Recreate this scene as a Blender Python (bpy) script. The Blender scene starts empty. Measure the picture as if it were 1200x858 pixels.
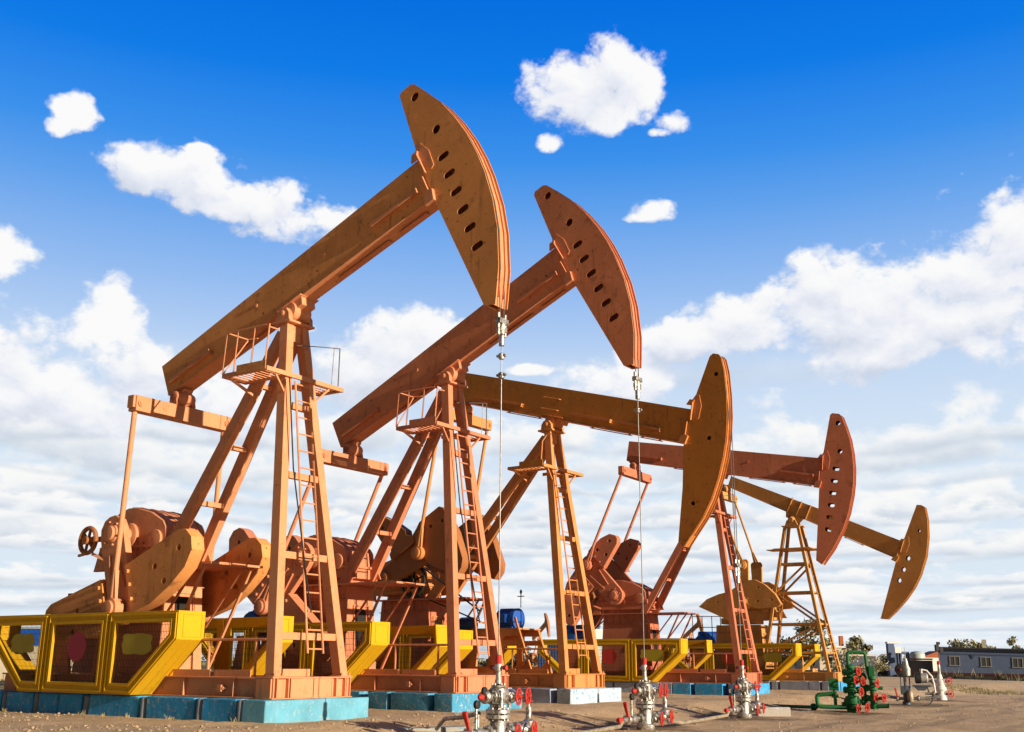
import bpy, bmesh, math, random
from math import sin, cos, pi, atan2, hypot, radians
from mathutils import Vector, Matrix, noise
random.seed(7)
S = bpy.context.scene
COL = S.collection

# ------------------------------------------------------------------ helpers
def link(o, parent=None):
    COL.objects.link(o)
    if parent is not None: o.parent = parent
    return o
def tag(o, label=None, cat=None, group=None, kind=None):
    if label: o['label'] = label
    if cat: o['category'] = cat
    if group: o['group'] = group
    if kind: o['kind'] = kind
    return o
def thing(name, label, cat, loc=(0,0,0), rz=0, group=None):
    o = bpy.data.objects.new(name, None); o.empty_display_size = .3
    o.location = loc; o.rotation_euler = (0,0,rz)
    link(o); return tag(o, label, cat, group)

class MB:
    """collects shapes in one bmesh"""
    def __init__(s): s.bm = bmesh.new()
    def faces(s, vs, fs, smooth=False):
        v = [s.bm.verts.new(p) for p in vs]
        for f in fs:
            try:
                q = s.bm.faces.new([v[i] for i in f]); q.smooth = smooth
            except ValueError: pass
        return s
    def box(s, x0,x1,y0,y1,z0,z1):
        vs=[(x,y,z) for x in (x0,x1) for y in (y0,y1) for z in (z0,z1)]
        return s.faces(vs, [(0,1,3,2),(4,6,7,5),(0,4,5,1),(2,3,7,6),(0,2,6,4),(1,5,7,3)])
    def bar(s, p0, p1, w, h, up=(0,0,1), w1=None, h1=None):
        """box beam from p0 to p1; w across, h along 'up'"""
        p0=Vector(p0);p1=Vector(p1);d=(p1-p0).normalized();up=Vector(up)
        a=d.cross(up)
        if a.length<1e-4: a=d.cross(Vector((1,0,0)))
        a.normalize();b=a.cross(d).normalized()
        w1=w if w1 is None else w1;h1=h if h1 is None else h1
        vs=[]
        for p,ww,hh in ((p0,w,h),(p1,w1,h1)):
            for sa,sb in ((-1,-1),(1,-1),(1,1),(-1,1)): vs.append(p+a*sa*ww/2+b*sb*hh/2)
        return s.faces(vs,[(3,2,1,0),(4,5,6,7),(0,1,5,4),(1,2,6,5),(2,3,7,6),(3,0,4,7)])
    def tube(s, p0, p1, r, n=12, r1=None, caps=True):
        p0=Vector(p0);p1=Vector(p1);d=(p1-p0).normalized()
        a=d.cross(Vector((0,0,1)))
        if a.length<1e-3: a=d.cross(Vector((1,0,0)))
        a.normalize();b=d.cross(a);r1=r if r1 is None else r1
        vs=[p+ (a*cos(2*pi*i/n)+b*sin(2*pi*i/n))*rr for p,rr in((p0,r),(p1,r1)) for i in range(n)]
        s.faces(vs,[(i,(i+1)%n,n+(i+1)%n,n+i) for i in range(n)]+([tuple(range(n-1,-1,-1)),tuple(range(n,2*n))] if caps else []),True)
        return s
    def path(s, pts, r, n=8):
        pts=[Vector(p) for p in pts];k=len(pts);vs=[];prev=None
        for i,p in enumerate(pts):
            t=(pts[min(i+1,k-1)]-pts[max(i-1,0)]).normalized()
            if prev is None:
                a=t.cross(Vector((0,0,1)))
                if a.length<1e-3:a=t.cross(Vector((1,0,0)))
            else: a=prev-t*prev.dot(t)
            a.normalize();prev=a;b=t.cross(a)
            vs+=[p+(a*cos(2*pi*j/n)+b*sin(2*pi*j/n))*r for j in range(n)]
        fs=[(i*n+j,i*n+(j+1)%n,(i+1)*n+(j+1)%n,(i+1)*n+j) for i in range(k-1) for j in range(n)]
        fs+=[tuple(range(n-1,-1,-1)),tuple(range((k-1)*n,k*n))]
        return s.faces(vs,fs,True)
    def prism(s, poly, y0, y1, f=None):
        """polygon in (x,z) extruded along y"""
        n=len(poly);f=f or (lambda x,y,z:(x,y,z))
        vs=[f(x,y,z) for y in (y0,y1) for x,z in poly]
        return s.faces(vs,[tuple(range(n)),tuple(range(2*n-1,n-1,-1))]+[(i,n+i,n+(i+1)%n,(i+1)%n) for i in range(n)])
    def lathe(s, prof, c=(0,0,0), axis=(0,0,1), n=16):
        """prof: (r, h) pairs along axis"""
        c=Vector(c);d=Vector(axis).normalized();a=d.cross(Vector((0,0,1)))
        if a.length<1e-3:a=d.cross(Vector((1,0,0)))
        a.normalize();b=d.cross(a);k=len(prof)
        vs=[c+d*h+(a*cos(2*pi*j/n)+b*sin(2*pi*j/n))*max(r,.001) for r,h in prof for j in range(n)]
        fs=[(i*n+j,i*n+(j+1)%n,(i+1)*n+(j+1)%n,(i+1)*n+j) for i in range(k-1) for j in range(n)]
        fs+=[tuple(range(n-1,-1,-1)),tuple(range((k-1)*n,k*n))]
        return s.faces(vs,fs,True)
    def torus(s, c, axis, R, r, n=24, m=8):
        c=Vector(c);d=Vector(axis).normalized();a=d.cross(Vector((0,0,1)))
        if a.length<1e-3:a=d.cross(Vector((1,0,0)))
        a.normalize();b=d.cross(a);vs=[]
        for i in range(n):
            e=a*cos(2*pi*i/n)+b*sin(2*pi*i/n)
            for j in range(m): vs.append(c+e*(R+r*cos(2*pi*j/m))+d*r*sin(2*pi*j/m))
        return s.faces(vs,[(i*m+j,((i+1)%n)*m+j,((i+1)%n)*m+(j+1)%m,i*m+(j+1)%m) for i in range(n) for j in range(m)],True)
    def mesh(s, me):
        s.bm.from_mesh(me); return s
    def build(s, name, mat, parent=None, bevel=0.0, sharp=35):
        bmesh.ops.recalc_face_normals(s.bm, faces=s.bm.faces)
        me=bpy.data.meshes.new(name); s.bm.to_mesh(me); s.bm.free()
        me.set_sharp_from_angle(angle=radians(sharp))
        me.materials.append(mat)
        o=link(bpy.data.objects.new(name, me), parent)
        if bevel:
            m=o.modifiers.new('bevel','BEVEL'); m.width=bevel; m.segments=2; m.limit_method='ANGLE'; m.angle_limit=radians(40); m.harden_normals=False
        return o

def circle(cx,cz,r,n=16,rz=None,ang=0.):
    rz=r if rz is None else rz
    return [(cx+cos(ang)*r*cos(2*pi*i/n)-sin(ang)*rz*sin(2*pi*i/n), cz+sin(ang)*r*cos(2*pi*i/n)+cos(ang)*rz*sin(2*pi*i/n)) for i in range(n)]
def slot(cx,cz,l,w,n=8):
    o=[]
    for i in range(n+1): t=-pi/2+pi*i/n; o.append((cx+(l-w)/2+w/2*cos(t),cz+w/2*sin(t)))
    for i in range(n+1): t=pi/2+pi*i/n; o.append((cx-(l-w)/2+w/2*cos(t),cz+w/2*sin(t)))
    return o
def holed(outer, holes, y0, y1, f=None):
    """solid plate with through holes; polygons in (x,z), thickness along y -> bpy mesh"""
    cu=bpy.data.curves.new('tmp','CURVE'); cu.dimensions='2D'; cu.fill_mode='BOTH'; cu.extrude=abs(y1-y0)/2
    for p in [outer]+holes:
        sp=cu.splines.new('POLY'); sp.points.add(len(p)-1)
        for q,(x,z) in zip(sp.points,p): q.co=(x,z,0,1)
        sp.use_cyclic_u=True
    ob=bpy.data.objects.new('tmp',cu); COL.objects.link(ob)
    bpy.context.view_layer.update()
    me=bpy.data.meshes.new_from_object(ob.evaluated_get(bpy.context.evaluated_depsgraph_get()))
    bpy.data.objects.remove(ob); bpy.data.curves.remove(cu)
    yc=(y0+y1)/2; f=f or (lambda x,y,z:(x,y,z))
    b=bmesh.new(); b.from_mesh(me); bmesh.ops.remove_doubles(b,verts=b.verts,dist=1e-5)
    for v in b.verts:
        x,z,y=v.co; v.co=f(x,y+yc,z)
    b.to_mesh(me); b.free(); return me
def inset(poly, d):
    """inward offset of a convex polygon"""
    n=len(poly);A=sum(poly[i][0]*poly[(i+1)%n][1]-poly[(i+1)%n][0]*poly[i][1] for i in range(n));sg=1 if A>0 else -1;out=[]
    L=[]
    for i in range(n):
        p,q=poly[i],poly[(i+1)%n];dx,dz=q[0]-p[0],q[1]-p[1];l=hypot(dx,dz);nx,nz=-dz/l*sg,dx/l*sg
        L.append((p[0]+nx*d,p[1]+nz*d,dx,dz))
    for i in range(n):
        x1,z1,a,b=L[i-1];x2,z2,c,e=L[i];D=a*e-b*c
        t=((x2-x1)*e-(z2-z1)*c)/D; out.append((x1+a*t,z1+b*t))
    return out

# ------------------------------------------------------------------ node helper
class G:
    def __init__(s, nt): s.nt=nt
    def n(s, t, **k):
        nd=s.nt.nodes.new(t)
        for a,b in k.items(): setattr(nd,a,b)
        return nd
    def put(s, sock, v):
        if hasattr(v,'links') or isinstance(v,bpy.types.NodeSocket): s.nt.links.new(v,sock)
        else: sock.default_value=v
    def m(s, op, a, b=0., c=None, clamp=False):
        nd=s.n('ShaderNodeMath',operation=op,use_clamp=clamp); s.put(nd.inputs[0],a); s.put(nd.inputs[1],b)
        if c is not None: s.put(nd.inputs[2],c)
        return nd.outputs[0]
    def vm(s, op, a, b=(0,0,0)):
        nd=s.n('ShaderNodeVectorMath',operation=op); s.put(nd.inputs[0],a)
        if op=='SCALE': s.put(nd.inputs['Scale'],b)
        else: s.put(nd.inputs[1],b)
        return nd.outputs[1] if op in('LENGTH','DOT_PRODUCT') else nd.outputs[0]
    def mix(s, f, a, b, mode='MIX'):
        nd=s.n('ShaderNodeMix',data_type='RGBA',blend_type=mode); s.put(nd.inputs[0],f)
        for k,v in ((6,a),(7,b)):
            if isinstance(v,tuple) and len(v)==3: v=(*v,1)
            s.put(nd.inputs[k],v)
        return nd.outputs[2]
    def noise(s, vec, scale, detail=4, rough=.55, dist=0.):
        nd=s.n('ShaderNodeTexNoise'); s.put(nd.inputs['Vector'],vec); nd.inputs['Scale'].default_value=scale
        nd.inputs['Detail'].default_value=detail; nd.inputs['Roughness'].default_value=rough; nd.inputs['Distortion'].default_value=dist
        return nd.outputs[0]
    def step(s, v, lo, hi, a=0., b=1.):
        nd=s.n('ShaderNodeMapRange',interpolation_type='SMOOTHSTEP'); s.put(nd.inputs[0],v)
        for i,x in ((1,lo),(2,hi),(3,a),(4,b)): s.put(nd.inputs[i],x)
        return nd.outputs[0]
    def ramp(s, v, stops):
        nd=s.n('ShaderNodeValToRGB'); e=nd.color_ramp.elements
        while len(e)<len(stops): e.new(.5)
        for el,(p,c) in zip(e,stops): el.position=p; el.color=(*c,1)
        s.put(nd.inputs[0],v); return nd.outputs[0]
    def xyz(s, v):
        nd=s.n('ShaderNodeSeparateXYZ'); s.put(nd.inputs[0],v); return nd.outputs
    def comb(s, x,y,z):
        nd=s.n('ShaderNodeCombineXYZ')
        for i,v in enumerate((x,y,z)): s.put(nd.inputs[i],v)
        return nd.outputs[0]
def newmat(name):
    m=bpy.data.materials.new(name); m.use_nodes=True; nt=m.node_tree
    return m, G(nt), nt.nodes['Principled BSDF']
def wpos(g): return g.n('ShaderNodeNewGeometry').outputs['Position']
def opos(g): return g.n('ShaderNodeTexCoord').outputs['Object']
def bump(g, b, h, strength, dist=.02):
    nd=g.n('ShaderNodeBump'); nd.inputs['Strength'].default_value=strength; nd.inputs['Distance'].default_value=dist
    g.put(nd.inputs['Height'],h); g.put(b.inputs['Normal'],nd.outputs[0])

def paint(name, col, rough=.5, rust=.5, var=.2, rustcol=(.13,.05,.022), fade=None, seed=0.):
    """weathered steel paint: broad fading, vertical runs, chips to rust, fine grain"""
    m,g,b=newmat(name); p=g.vm('ADD',opos(g),(seed,seed*1.7,0)); x,y,z=g.xyz(p)
    broad=g.noise(p,.55,5,.6); fine=g.noise(p,14.,4,.6)
    runs=g.noise(g.comb(g.m('MULTIPLY',x,7.),g.m('MULTIPLY',y,7.),g.m('MULTIPLY',z,.7)),1.,5,.65)
    v=g.m('ADD',g.m('MULTIPLY',g.m('SUBTRACT',broad,.5),var*2.2),g.m('MULTIPLY',g.m('SUBTRACT',fine,.5),var*.9))
    c=g.mix(1.,col,g.comb(*(g.m('ADD',v,1.),)*3),'MULTIPLY')
    fd=fade or tuple(min(1,k*1.25+.03) for k in col)
    c=g.mix(g.step(g.noise(p,1.3,6,.65),.52,.72,0.,.55),c,(*fd,1))
    c=g.mix(g.step(runs,.55,.75,0.,.55*rust),c,(*rustcol,1))
    chips=g.noise(p,9.,7,.7)
    c=g.mix(g.step(chips,.62,.66,0.,.9*rust),c,(*rustcol,1))
    blot=g.noise(p,3.2,7,.68)
    c=g.mix(g.step(blot,.56,.70,0.,.5*rust),c,(*rustcol,1))
    c=g.mix(g.step(g.noise(p,30.,4,.7),.60,.70,0.,.45*rust),c,tuple(k*.35 for k in col)+(1,))
    g.put(b.inputs['Base Color'],c); b.inputs['Specular IOR Level'].default_value=.3
    g.put(b.inputs['Roughness'],g.m('ADD',g.m('MULTIPLY',fine,.3),rough))
    bump(g,b,g.m('ADD',g.m('MULTIPLY',fine,.3),g.m('MULTIPLY',g.noise(p,2.2,3),1.)),.22,.012)
    return m
def metal(name, col, rough=.35, dirt=.5, met=.85):
    m,g,b=newmat(name); p=opos(g); f=g.m('ADD',g.m('MULTIPLY',g.noise(p,22.,5,.65),.55),g.m('MULTIPLY',g.noise(p,5.,4,.6),.45))
    c=g.mix(g.step(f,.44,.60,0.,dirt),(*col,1),(.075,.055,.04,1)); g.put(b.inputs['Base Color'],c)
    b.inputs['Metallic'].default_value=met; g.put(b.inputs['Roughness'],g.m('ADD',g.m('MULTIPLY',f,.4),rough-.15))
    bump(g,b,f,.15,.006); return m
def flat(name, col, rough=.7, var=.15, sc=6.):
    m,g,b=newmat(name); f=g.noise(opos(g),sc,5,.6)
    k=g.m('ADD',g.m('MULTIPLY',g.m('SUBTRACT',f,.5),var*3),1.)
    g.put(b.inputs['Base Color'],g.mix(1.,(*col,1),g.comb(k,k,k),'MULTIPLY')); b.inputs['Roughness'].default_value=rough
    bump(g,b,f,.2,.01); return m
def blockpaint(name, col, wear, chip=(.46,.44,.41)):
    m,g,b=newmat(name); p=wpos(g); x,y,z=g.xyz(p)
    n1=g.noise(p,2.3,6,.65); n2=g.noise(p,11.,6,.7)
    runs=g.noise(g.comb(g.m('MULTIPLY',x,9.),g.m('MULTIPLY',y,9.),g.m('MULTIPLY',z,1.2)),1.,4,.6)
    k=g.m('ADD',g.m('MULTIPLY',g.m('SUBTRACT',n1,.5),.9),1.)
    c=g.mix(1.,(*col,1),g.comb(k,k,k),'MULTIPLY')
    c=g.mix(g.step(runs,.52,.75,0.,.3),c,(.30,.45,.56,1))
    c=g.mix(g.step(n2,.66-.28*wear,.72-.22*wear,0.,.9),c,(*chip,1))
    low=g.m('ADD',g.m('MULTIPLY',z,-3.2),g.m('MULTIPLY',n2,1.6))   # splashed earth along the foot
    c=g.mix(g.step(low,.72,1.1,0.,.75),c,(.36,.28,.19,1))
    g.put(b.inputs['Base Color'],c); b.inputs['Roughness'].default_value=.8
    bump(g,b,g.m('ADD',n2,g.m('MULTIPLY',n1,1.5)),.5,.02); return m

M={}
ORANGE=(.60,.215,.075); OCHRE=(.50,.235,.055)
M['steel1']=paint('salmon_orange_paint',(.64,.265,.125),.5,.6,.2,seed=3.)
M['head1']=paint('faded_ochre_paint',(.70,.295,.09),.5,.95,.25,seed=9.)
M['steel2']=paint('red_orange_paint',(.60,.22,.11),.5,.65,.22,seed=14.)
M['head2']=paint('brown_salmon_paint',(.68,.245,.11),.5,.95,.25,seed=21.)
M['steel3']=paint('golden_orange_paint',(.61,.24,.075),.5,.65,.22,seed=31.)
M['head3']=paint('olive_ochre_paint',(.54,.22,.035),.5,.9,.25,seed=37.)
M['steel4']=paint('brick_red_paint',(.52,.165,.085),.5,.65,.22,seed=44.)
M['crank3']=paint('dark_brown_paint',(.34,.125,.04),.5,.5,.2,seed=40.)
M['head4']=paint('dull_red_paint',(.54,.17,.085),.5,.9,.25,seed=52.)
M['steel5']=paint('tawny_paint',(.56,.27,.08),.5,.5,.2,seed=61.)
M['head5']=paint('tawny_brown_paint',(.6,.27,.07),.5,.55,.22,seed=66.)
M['gold']=paint('gold_ochre_steel_paint',(.56,.265,.07),.5,.7,.22,seed=71.)
M['yellow']=paint('yellow_guard_paint',(.63,.35,.004),.55,.35,.16,rustcol=(.2,.11,.01),fade=(.66,.39,.008),seed=5.)
M['mesh']=flat('dark_wire',(.05,.035,.02),.6)
M['dark']=flat('dark_opening',(.008,.007,.006),.8)
M['black']=flat('black_rubber',(.015,.014,.013),.6)
M['rope']=metal('wire_rope',(.2,.18,.17),.5,.5,.6)
M['rod']=metal('polished_steel_rod',(.24,.22,.21),.4,.3,.7)
M['silver']=metal('aluminium_paint',(.56,.54,.51),.48,.6,.6)
M['chrome']=metal('bright_fitting_steel',(.58,.55,.51),.42,.85,.75)
M['brass']=metal('dirty_cream_steel',(.42,.34,.24),.55,.6,.3)
M['red']=paint('red_wheel_paint',(.50,.035,.025),.5,.6,.15,seed=2.)
M['green']=paint('green_pipe_paint',(.012,.13,.04),.45,.45,.2,seed=8.)
M['olive']=flat('olive_plate',(.40,.31,.012),.6,.12)
M['maroon']=flat('maroon_plate',(.42,.03,.065),.6,.12)
M['scarlet']=flat('scarlet_plate',(.50,.03,.02),.6,.12)
M['blue']=paint('motor_blue_paint',(.012,.09,.42),.4,.2,.15,rustcol=(.05,.05,.06),seed=4.)
M['navy']=paint('navy_paint',(.03,.06,.16),.5,.3,.15,seed=6.)
M['blk1']=blockpaint('deep_blue_wall_paint',(.02,.29,.62),.4,(.30,.40,.46))
M['blk1f']=blockpaint('sunlit_blue_wall_paint',(.115,.36,.50),.32,(.30,.42,.46))  # lighter copy of the blue, sunlight on the front end put into the colour
M['blk2']=blockpaint('worn_blue_wall_paint',(.05,.27,.46),.35)
M['blk3']=blockpaint('peeling_white_blue_paint',(.42,.52,.62),.45,(.10,.30,.52))
M['blk4']=blockpaint('pale_lilac_blue_paint',(.33,.40,.56),.3)
M['pile']=flat('grey_blue_concrete_pile',(.16,.19,.23),.8,.3)
M['slate']=flat('slate_sheet_metal',(.06,.075,.10),.5,.2)
M['palegrey']=flat('pale_grey_sheet_metal',(.46,.50,.50),.5,.12)
M['white']=flat('white_paint',(.74,.73,.70),.5,.1)
M['cream']=flat('cream_render',(.56,.48,.37),.8,.15,2.)
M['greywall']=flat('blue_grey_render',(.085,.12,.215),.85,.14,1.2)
M['greytrim']=flat('slate_blue_trim',(.04,.06,.12),.8,.15,1.)
M['rooftar']=flat('dark_roof_felt',(.035,.03,.03),.8)
M['glass']=metal('dusty_window_glass',(.05,.06,.07),.2,.4,.0)
M['wallyel']=flat('sandy_yellow_render',(.42,.31,.12),.9,.25,.8)
M['rail']=paint('red_oxide_rail',(.40,.11,.04),.6,.4,.2,seed=12.)
M['winframe']=flat('dull_window_frame',(.30,.29,.28),.6,.1)
M['gate']=flat('dark_grey_gate',(.12,.13,.15),.6,.15)
M['bark']=flat('bark',(.09,.06,.04),.9,.3,8.)
def leafmat(name,col):
    m,g,b=newmat(name); n=g.noise(wpos(g),1.1,3,.6); k=g.m('ADD',g.m('MULTIPLY',n,1.5),.3)
    g.put(b.inputs['Base Color'],g.mix(1.,(*col,1),g.comb(k,k,k),'MULTIPLY')); b.inputs['Roughness'].default_value=.6
    return m
M['leaf']=leafmat('olive_leaves',(.24,.22,.10)); M['leafdark']=leafmat('dark_green_leaves',(.06,.09,.05))
M['leafgrey']=leafmat('grey_green_leaves',(.28,.26,.14)); M['dry']=leafmat('dry_grass_blades',(.34,.26,.10))
M['grass']=leafmat('short_grass',(.24,.20,.085))

# ------------------------------------------------------------------ ground
ROWN=(.836,-.549); ROWP=(-3.44,20.49)
def fdist(x,y): return (x-ROWP[0])*ROWN[0]+(y-ROWP[1])*ROWN[1]
def sm(t): t=max(0,min(1,t)); return t*t*(3-2*t)
GL=-.27
def gz(x,y):
    f=fdist(x,y)
    z=GL*sm((f-.7)/2.6)
    # the bank of loose gravel pushed up in front of the nearest base
    v=noise.noise(Vector((x*.35,y*.35,0)))
    d=hypot(x,y)
    fade=max(0.,1-d/120)
    z+=fade*(.05*v+.02*abs(noise.noise(Vector((x*2.6,y*2.6,4))))+.035*noise.noise(Vector((x*1.3,y*1.3,5)))+.012*noise.noise(Vector((x*4.5,y*4.5,9))))
    # low ruts beside the wells
    z-=fade*.05*sm(1-abs(f-5.2)/1.4)*(.5+.5*noise.noise(Vector((x*.8,y*.8,2))))
    if y<21 and x<1: z-=.05*sm(1-abs(y-(18.4-.05*x))/.8)*(0.6+.4*noise.noise(Vector((x*2,y*2,1))))
    return z
def grid_axis(segs):
    o=[segs[0][0]]
    for a,b,h in segs:
        n=max(1,round((b-a)/h)); o+=[a+(b-a)*(i+1)/n for i in range(n)]
    return o
xs=grid_axis([(-3000,-400,650),(-400,-60,40),(-60,-14,2.),(-14,30,.16),(30,90,2.),(90,400,40),(400,3000,650)])
ys=grid_axis([(-400,-40,60),(-40,6,4),(6,14,.5),(14,42,.16),(42,70,.5),(70,160,3),(160,500,40),(500,6000,600)])
bm=bmesh.new(); rows=[]
for y in ys: rows.append([bm.verts.new((x,y,gz(x,y))) for x in xs])
for j in range(len(ys)-1):
    for i in range(len(xs)-1): bm.faces.new((rows[j][i],rows[j][i+1],rows[j+1][i+1],rows[j+1][i])).smooth=True
me=bpy.data.meshes.new('ground'); bm.to_mesh(me); bm.free()
m,g,b=newmat('tan_dirt'); p=wpos(g); x,y,z=g.xyz(p)
n1=g.noise(p,.16,5,.6); n2=g.noise(p,1.1,6,.65); n3=g.noise(p,9.,6,.7); n4=g.noise(p,45.,3,.6)
c=g.mix(g.step(n2,.3,.7),(.72,.48,.26,1),(.88,.635,.38,1))
c=g.mix(g.step(n1,.47,.62,0.,.38),c,(.46,.31,.185,1))
c=g.mix(g.step(n3,.55,.75,0.,.4),c,(.38,.26,.15,1))
c=g.mix(g.step(n3,.2,.36,.5,0.),c,(.74,.60,.42,1))
# bands painted in for long shadow streaks, then tyre tracks, along the row
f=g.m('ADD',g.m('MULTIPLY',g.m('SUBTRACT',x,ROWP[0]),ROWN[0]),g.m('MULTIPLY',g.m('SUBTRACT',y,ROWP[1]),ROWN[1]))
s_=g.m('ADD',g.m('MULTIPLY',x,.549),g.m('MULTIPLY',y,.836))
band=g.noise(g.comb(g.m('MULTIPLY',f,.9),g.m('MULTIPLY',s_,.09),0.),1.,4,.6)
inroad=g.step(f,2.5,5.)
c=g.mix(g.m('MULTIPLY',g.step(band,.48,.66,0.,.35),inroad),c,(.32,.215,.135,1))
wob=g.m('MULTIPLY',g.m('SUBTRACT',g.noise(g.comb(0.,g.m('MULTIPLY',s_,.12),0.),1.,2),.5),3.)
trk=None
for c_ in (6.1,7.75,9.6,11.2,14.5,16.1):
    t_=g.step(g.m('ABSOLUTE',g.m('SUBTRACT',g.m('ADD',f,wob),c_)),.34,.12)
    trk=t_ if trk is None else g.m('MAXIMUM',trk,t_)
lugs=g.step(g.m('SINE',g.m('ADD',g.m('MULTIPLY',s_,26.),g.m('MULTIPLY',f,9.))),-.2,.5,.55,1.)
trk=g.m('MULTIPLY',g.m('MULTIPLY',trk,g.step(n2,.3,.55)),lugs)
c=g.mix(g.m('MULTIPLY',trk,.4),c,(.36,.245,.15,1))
# oily ground round each well head
for wx,wy,r in ((-.27,18.9,1.7),(2.74,23.9,1.9),(5.78,28.4,1.9),(9.8,32.2,1.8),(13.9,39.3,2.4),(16.9,44.2,1.6)):
    dd=g.vm('LENGTH',g.vm('MULTIPLY',g.vm('SUBTRACT',p,(wx,wy,0.)),(1,1,0)))
    k=g.m('ADD',g.m('DIVIDE',dd,r),g.m('MULTIPLY',g.m('SUBTRACT',n2,.5),1.6))
    c=g.mix(g.step(k,.3,.95,.7,0.),c,(.07,.05,.034,1))
# dry grassland behind the row and past the boundary wall
far=g.m('MAXIMUM',g.step(f,-13.,-20.),g.step(g.m('SUBTRACT',x,g.m('MULTIPLY',y,.02)),41.5,43.))
c=g.mix(g.m('MULTIPLY',far,g.step(n2,.25,.5)),c,(.26,.215,.085,1))
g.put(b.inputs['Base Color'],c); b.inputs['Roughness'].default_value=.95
b.inputs['Specular IOR Level'].default_value=.2
bump(g,b,g.m('ADD',g.m('ADD',g.m('MULTIPLY',n2,1.6),g.m('MULTIPLY',n3,1.1)),g.m('SUBTRACT',g.m('MULTIPLY',n4,.45),g.m('MULTIPLY',trk,.5))),1.,.09)
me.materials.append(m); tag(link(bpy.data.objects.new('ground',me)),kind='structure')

def scatter_stones():
    bm=bmesh.new()
    def stone(x,y,r):
        z=gz(x,y); mtx=Matrix.Translation((x,y,z+r*.25))@Matrix.Rotation(random.random()*6,4,(random.random(),random.random(),1))@Matrix.Diagonal((r*random.uniform(.8,1.4),r,r*random.uniform(.5,.8),1))
        bmesh.ops.create_icosphere(bm,subdivisions=1,radius=1,matrix=mtx)
    for _ in range(2600):
        y=random.uniform(16.2,23); x=random.uniform(-.5,.5)*y*1.0
        if -8<x<1.6 and fdist(x,y)<.2 and y>19: continue
        stone(x,y,random.choice((.006,.008,.01,.012,.015,.02,.03)))
    for _ in range(900):
        t=random.uniform(-2,34); f=random.uniform(.6,8); x=ROWP[0]+.549*t+ROWN[0]*f; y=ROWP[1]+.836*t+ROWN[1]*f
        stone(x,y,random.choice((.008,.01,.012,.015,.022,.03)))
    me=bpy.data.meshes.new('gravel'); bm.to_mesh(me); bm.free(); me.materials.append(flat('gravel_stone',(.40,.29,.18),.9,.35,3.))
    tag(link(bpy.data.objects.new('gravel',me)),kind='stuff')
scatter_stones()

# ------------------------------------------------------------------ pumpjacks
UN={1:(-4.389,21.131,-.5949,.3816),2:(-1.401,26.010,-.6048,.4303),3:(1.310,31.505,-.617,-.275),
    4:(7.908,40.912,-.561,-.206),5:(12.687,48.655,-.598,-.4597)}
ZP=7.9
def world(u,x,y,z=0.):
    X,Y,ph=UN[u][:3]; return (X+cos(ph)*x-sin(ph)*y, Y+sin(ph)*x+cos(ph)*y, z)
HEAD=[(3.99,2.80),(4.05,2.87),(4.31,2.87),(4.40,2.80),(4.60,2.42),(4.80,2.0),(4.96,1.5),(5.08,.95),(5.135,.45),(5.145,0),(5.10,-.65),(4.98,-1.25),(4.74,-1.95),(4.50,-2.43),(4.42,-2.58),(4.20,-2.47),(3.96,.1),(3.93,1.18)]
HOLES=[('c',4.31,2.53),('c',4.51,1.51),('s',4.455,.865),('s',4.45,.43),('s',4.455,-.01),('s',4.46,-.45),('s',4.47,-.885),('s',4.48,-1.32)]
HEAD3=[(4.62,2.60),(4.70,2.69),(4.86,2.69),(4.95,2.62),(5.12,2.28),(5.33,1.67),(5.49,1.08),(5.60,.45),(5.63,-.05),(5.62,-.6),(5.55,-1.2),(5.42,-1.72),(5.20,-2.25),(5.06,-2.6),(4.87,-2.48),(4.66,-1.07),(4.42,.05),(4.42,1.2)]
HOLES3=[('r',4.92,2.14),('r',5.12,.39),('r',5.06,-1.41)]
HEAD5=[(4.78,2.66),(4.95,2.72),(5.12,2.69),(5.40,2.25),(5.68,1.6),(5.90,.8),(5.97,0),(5.93,-.6),(5.80,-1.2),(5.60,-1.8),(5.41,-2.25),(5.15,-2.35),(4.85,.2),(4.83,.97)]
HOLES5=[('r',5.26,1.68),('b',5.26,.44),('b',5.26,-.07),('b',5.26,-.56)]
ARM=[(-.37,0),(-.34,.17),(-.2,.32),(0,.37),(1.3,.36),(1.86,.30),(1.95,.12),(1.95,-.12),(1.86,-.30),(1.3,-.36),(0,-.37),(-.2,-.32),(-.34,-.17)]
WING=[(.86,.38),(.77,2.08),(.84,2.26),(1.04,2.38),(1.3,2.35),(1.56,2.08),(1.75,1.6),(1.89,1.0),(1.86,.38)]
WHOLES=[(1.12,2.0),(1.22,1.25),(1.6,1.45)]
WING4A=[(1.02,.38),(1.28,1.48),(1.40,1.62),(1.58,1.64),(1.8,1.5),(1.95,1.1),(1.98,.38)]; WH4A=[(1.6,1.32),(1.32,.85),(1.72,.7)]
WING4B=[(.8,.38),(.79,1.02),(.46,1.62),(.38,2.06),(.52,2.2),(.82,2.2),(1.44,1.71),(1.75,1.1),(1.86,.38)]; WH4B=[(.75,1.9),(1.1,1.2),(1.5,1.2)]
ARM3=[(-.43,0),(-.36,.2),(0,.3),(1.5,.4),(2.6,.4),(2.6,-.4),(1.7,-.34),(.24,-.28),(-.3,-.22)]
WING3A=[(1.58,.42),(1.6,.64),(1.94,.88),(2.82,.95),(2.95,.82),(3.06,-.04),(3.0,-.91),(2.86,-1.12),(2.6,-1.25),(2.19,-.9),(1.75,-.4)]
WING3B=[(.5,.33),(.5,.55),(.6,.62),(.4,.85),(.22,1.58),(.67,1.82),(1.09,1.35),(1.38,.92),(1.35,.78),(1.58,.61),(1.55,.42)]
ORD={1:'largest',2:'second',3:'third',4:'fourth',5:'smallest'}

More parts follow.
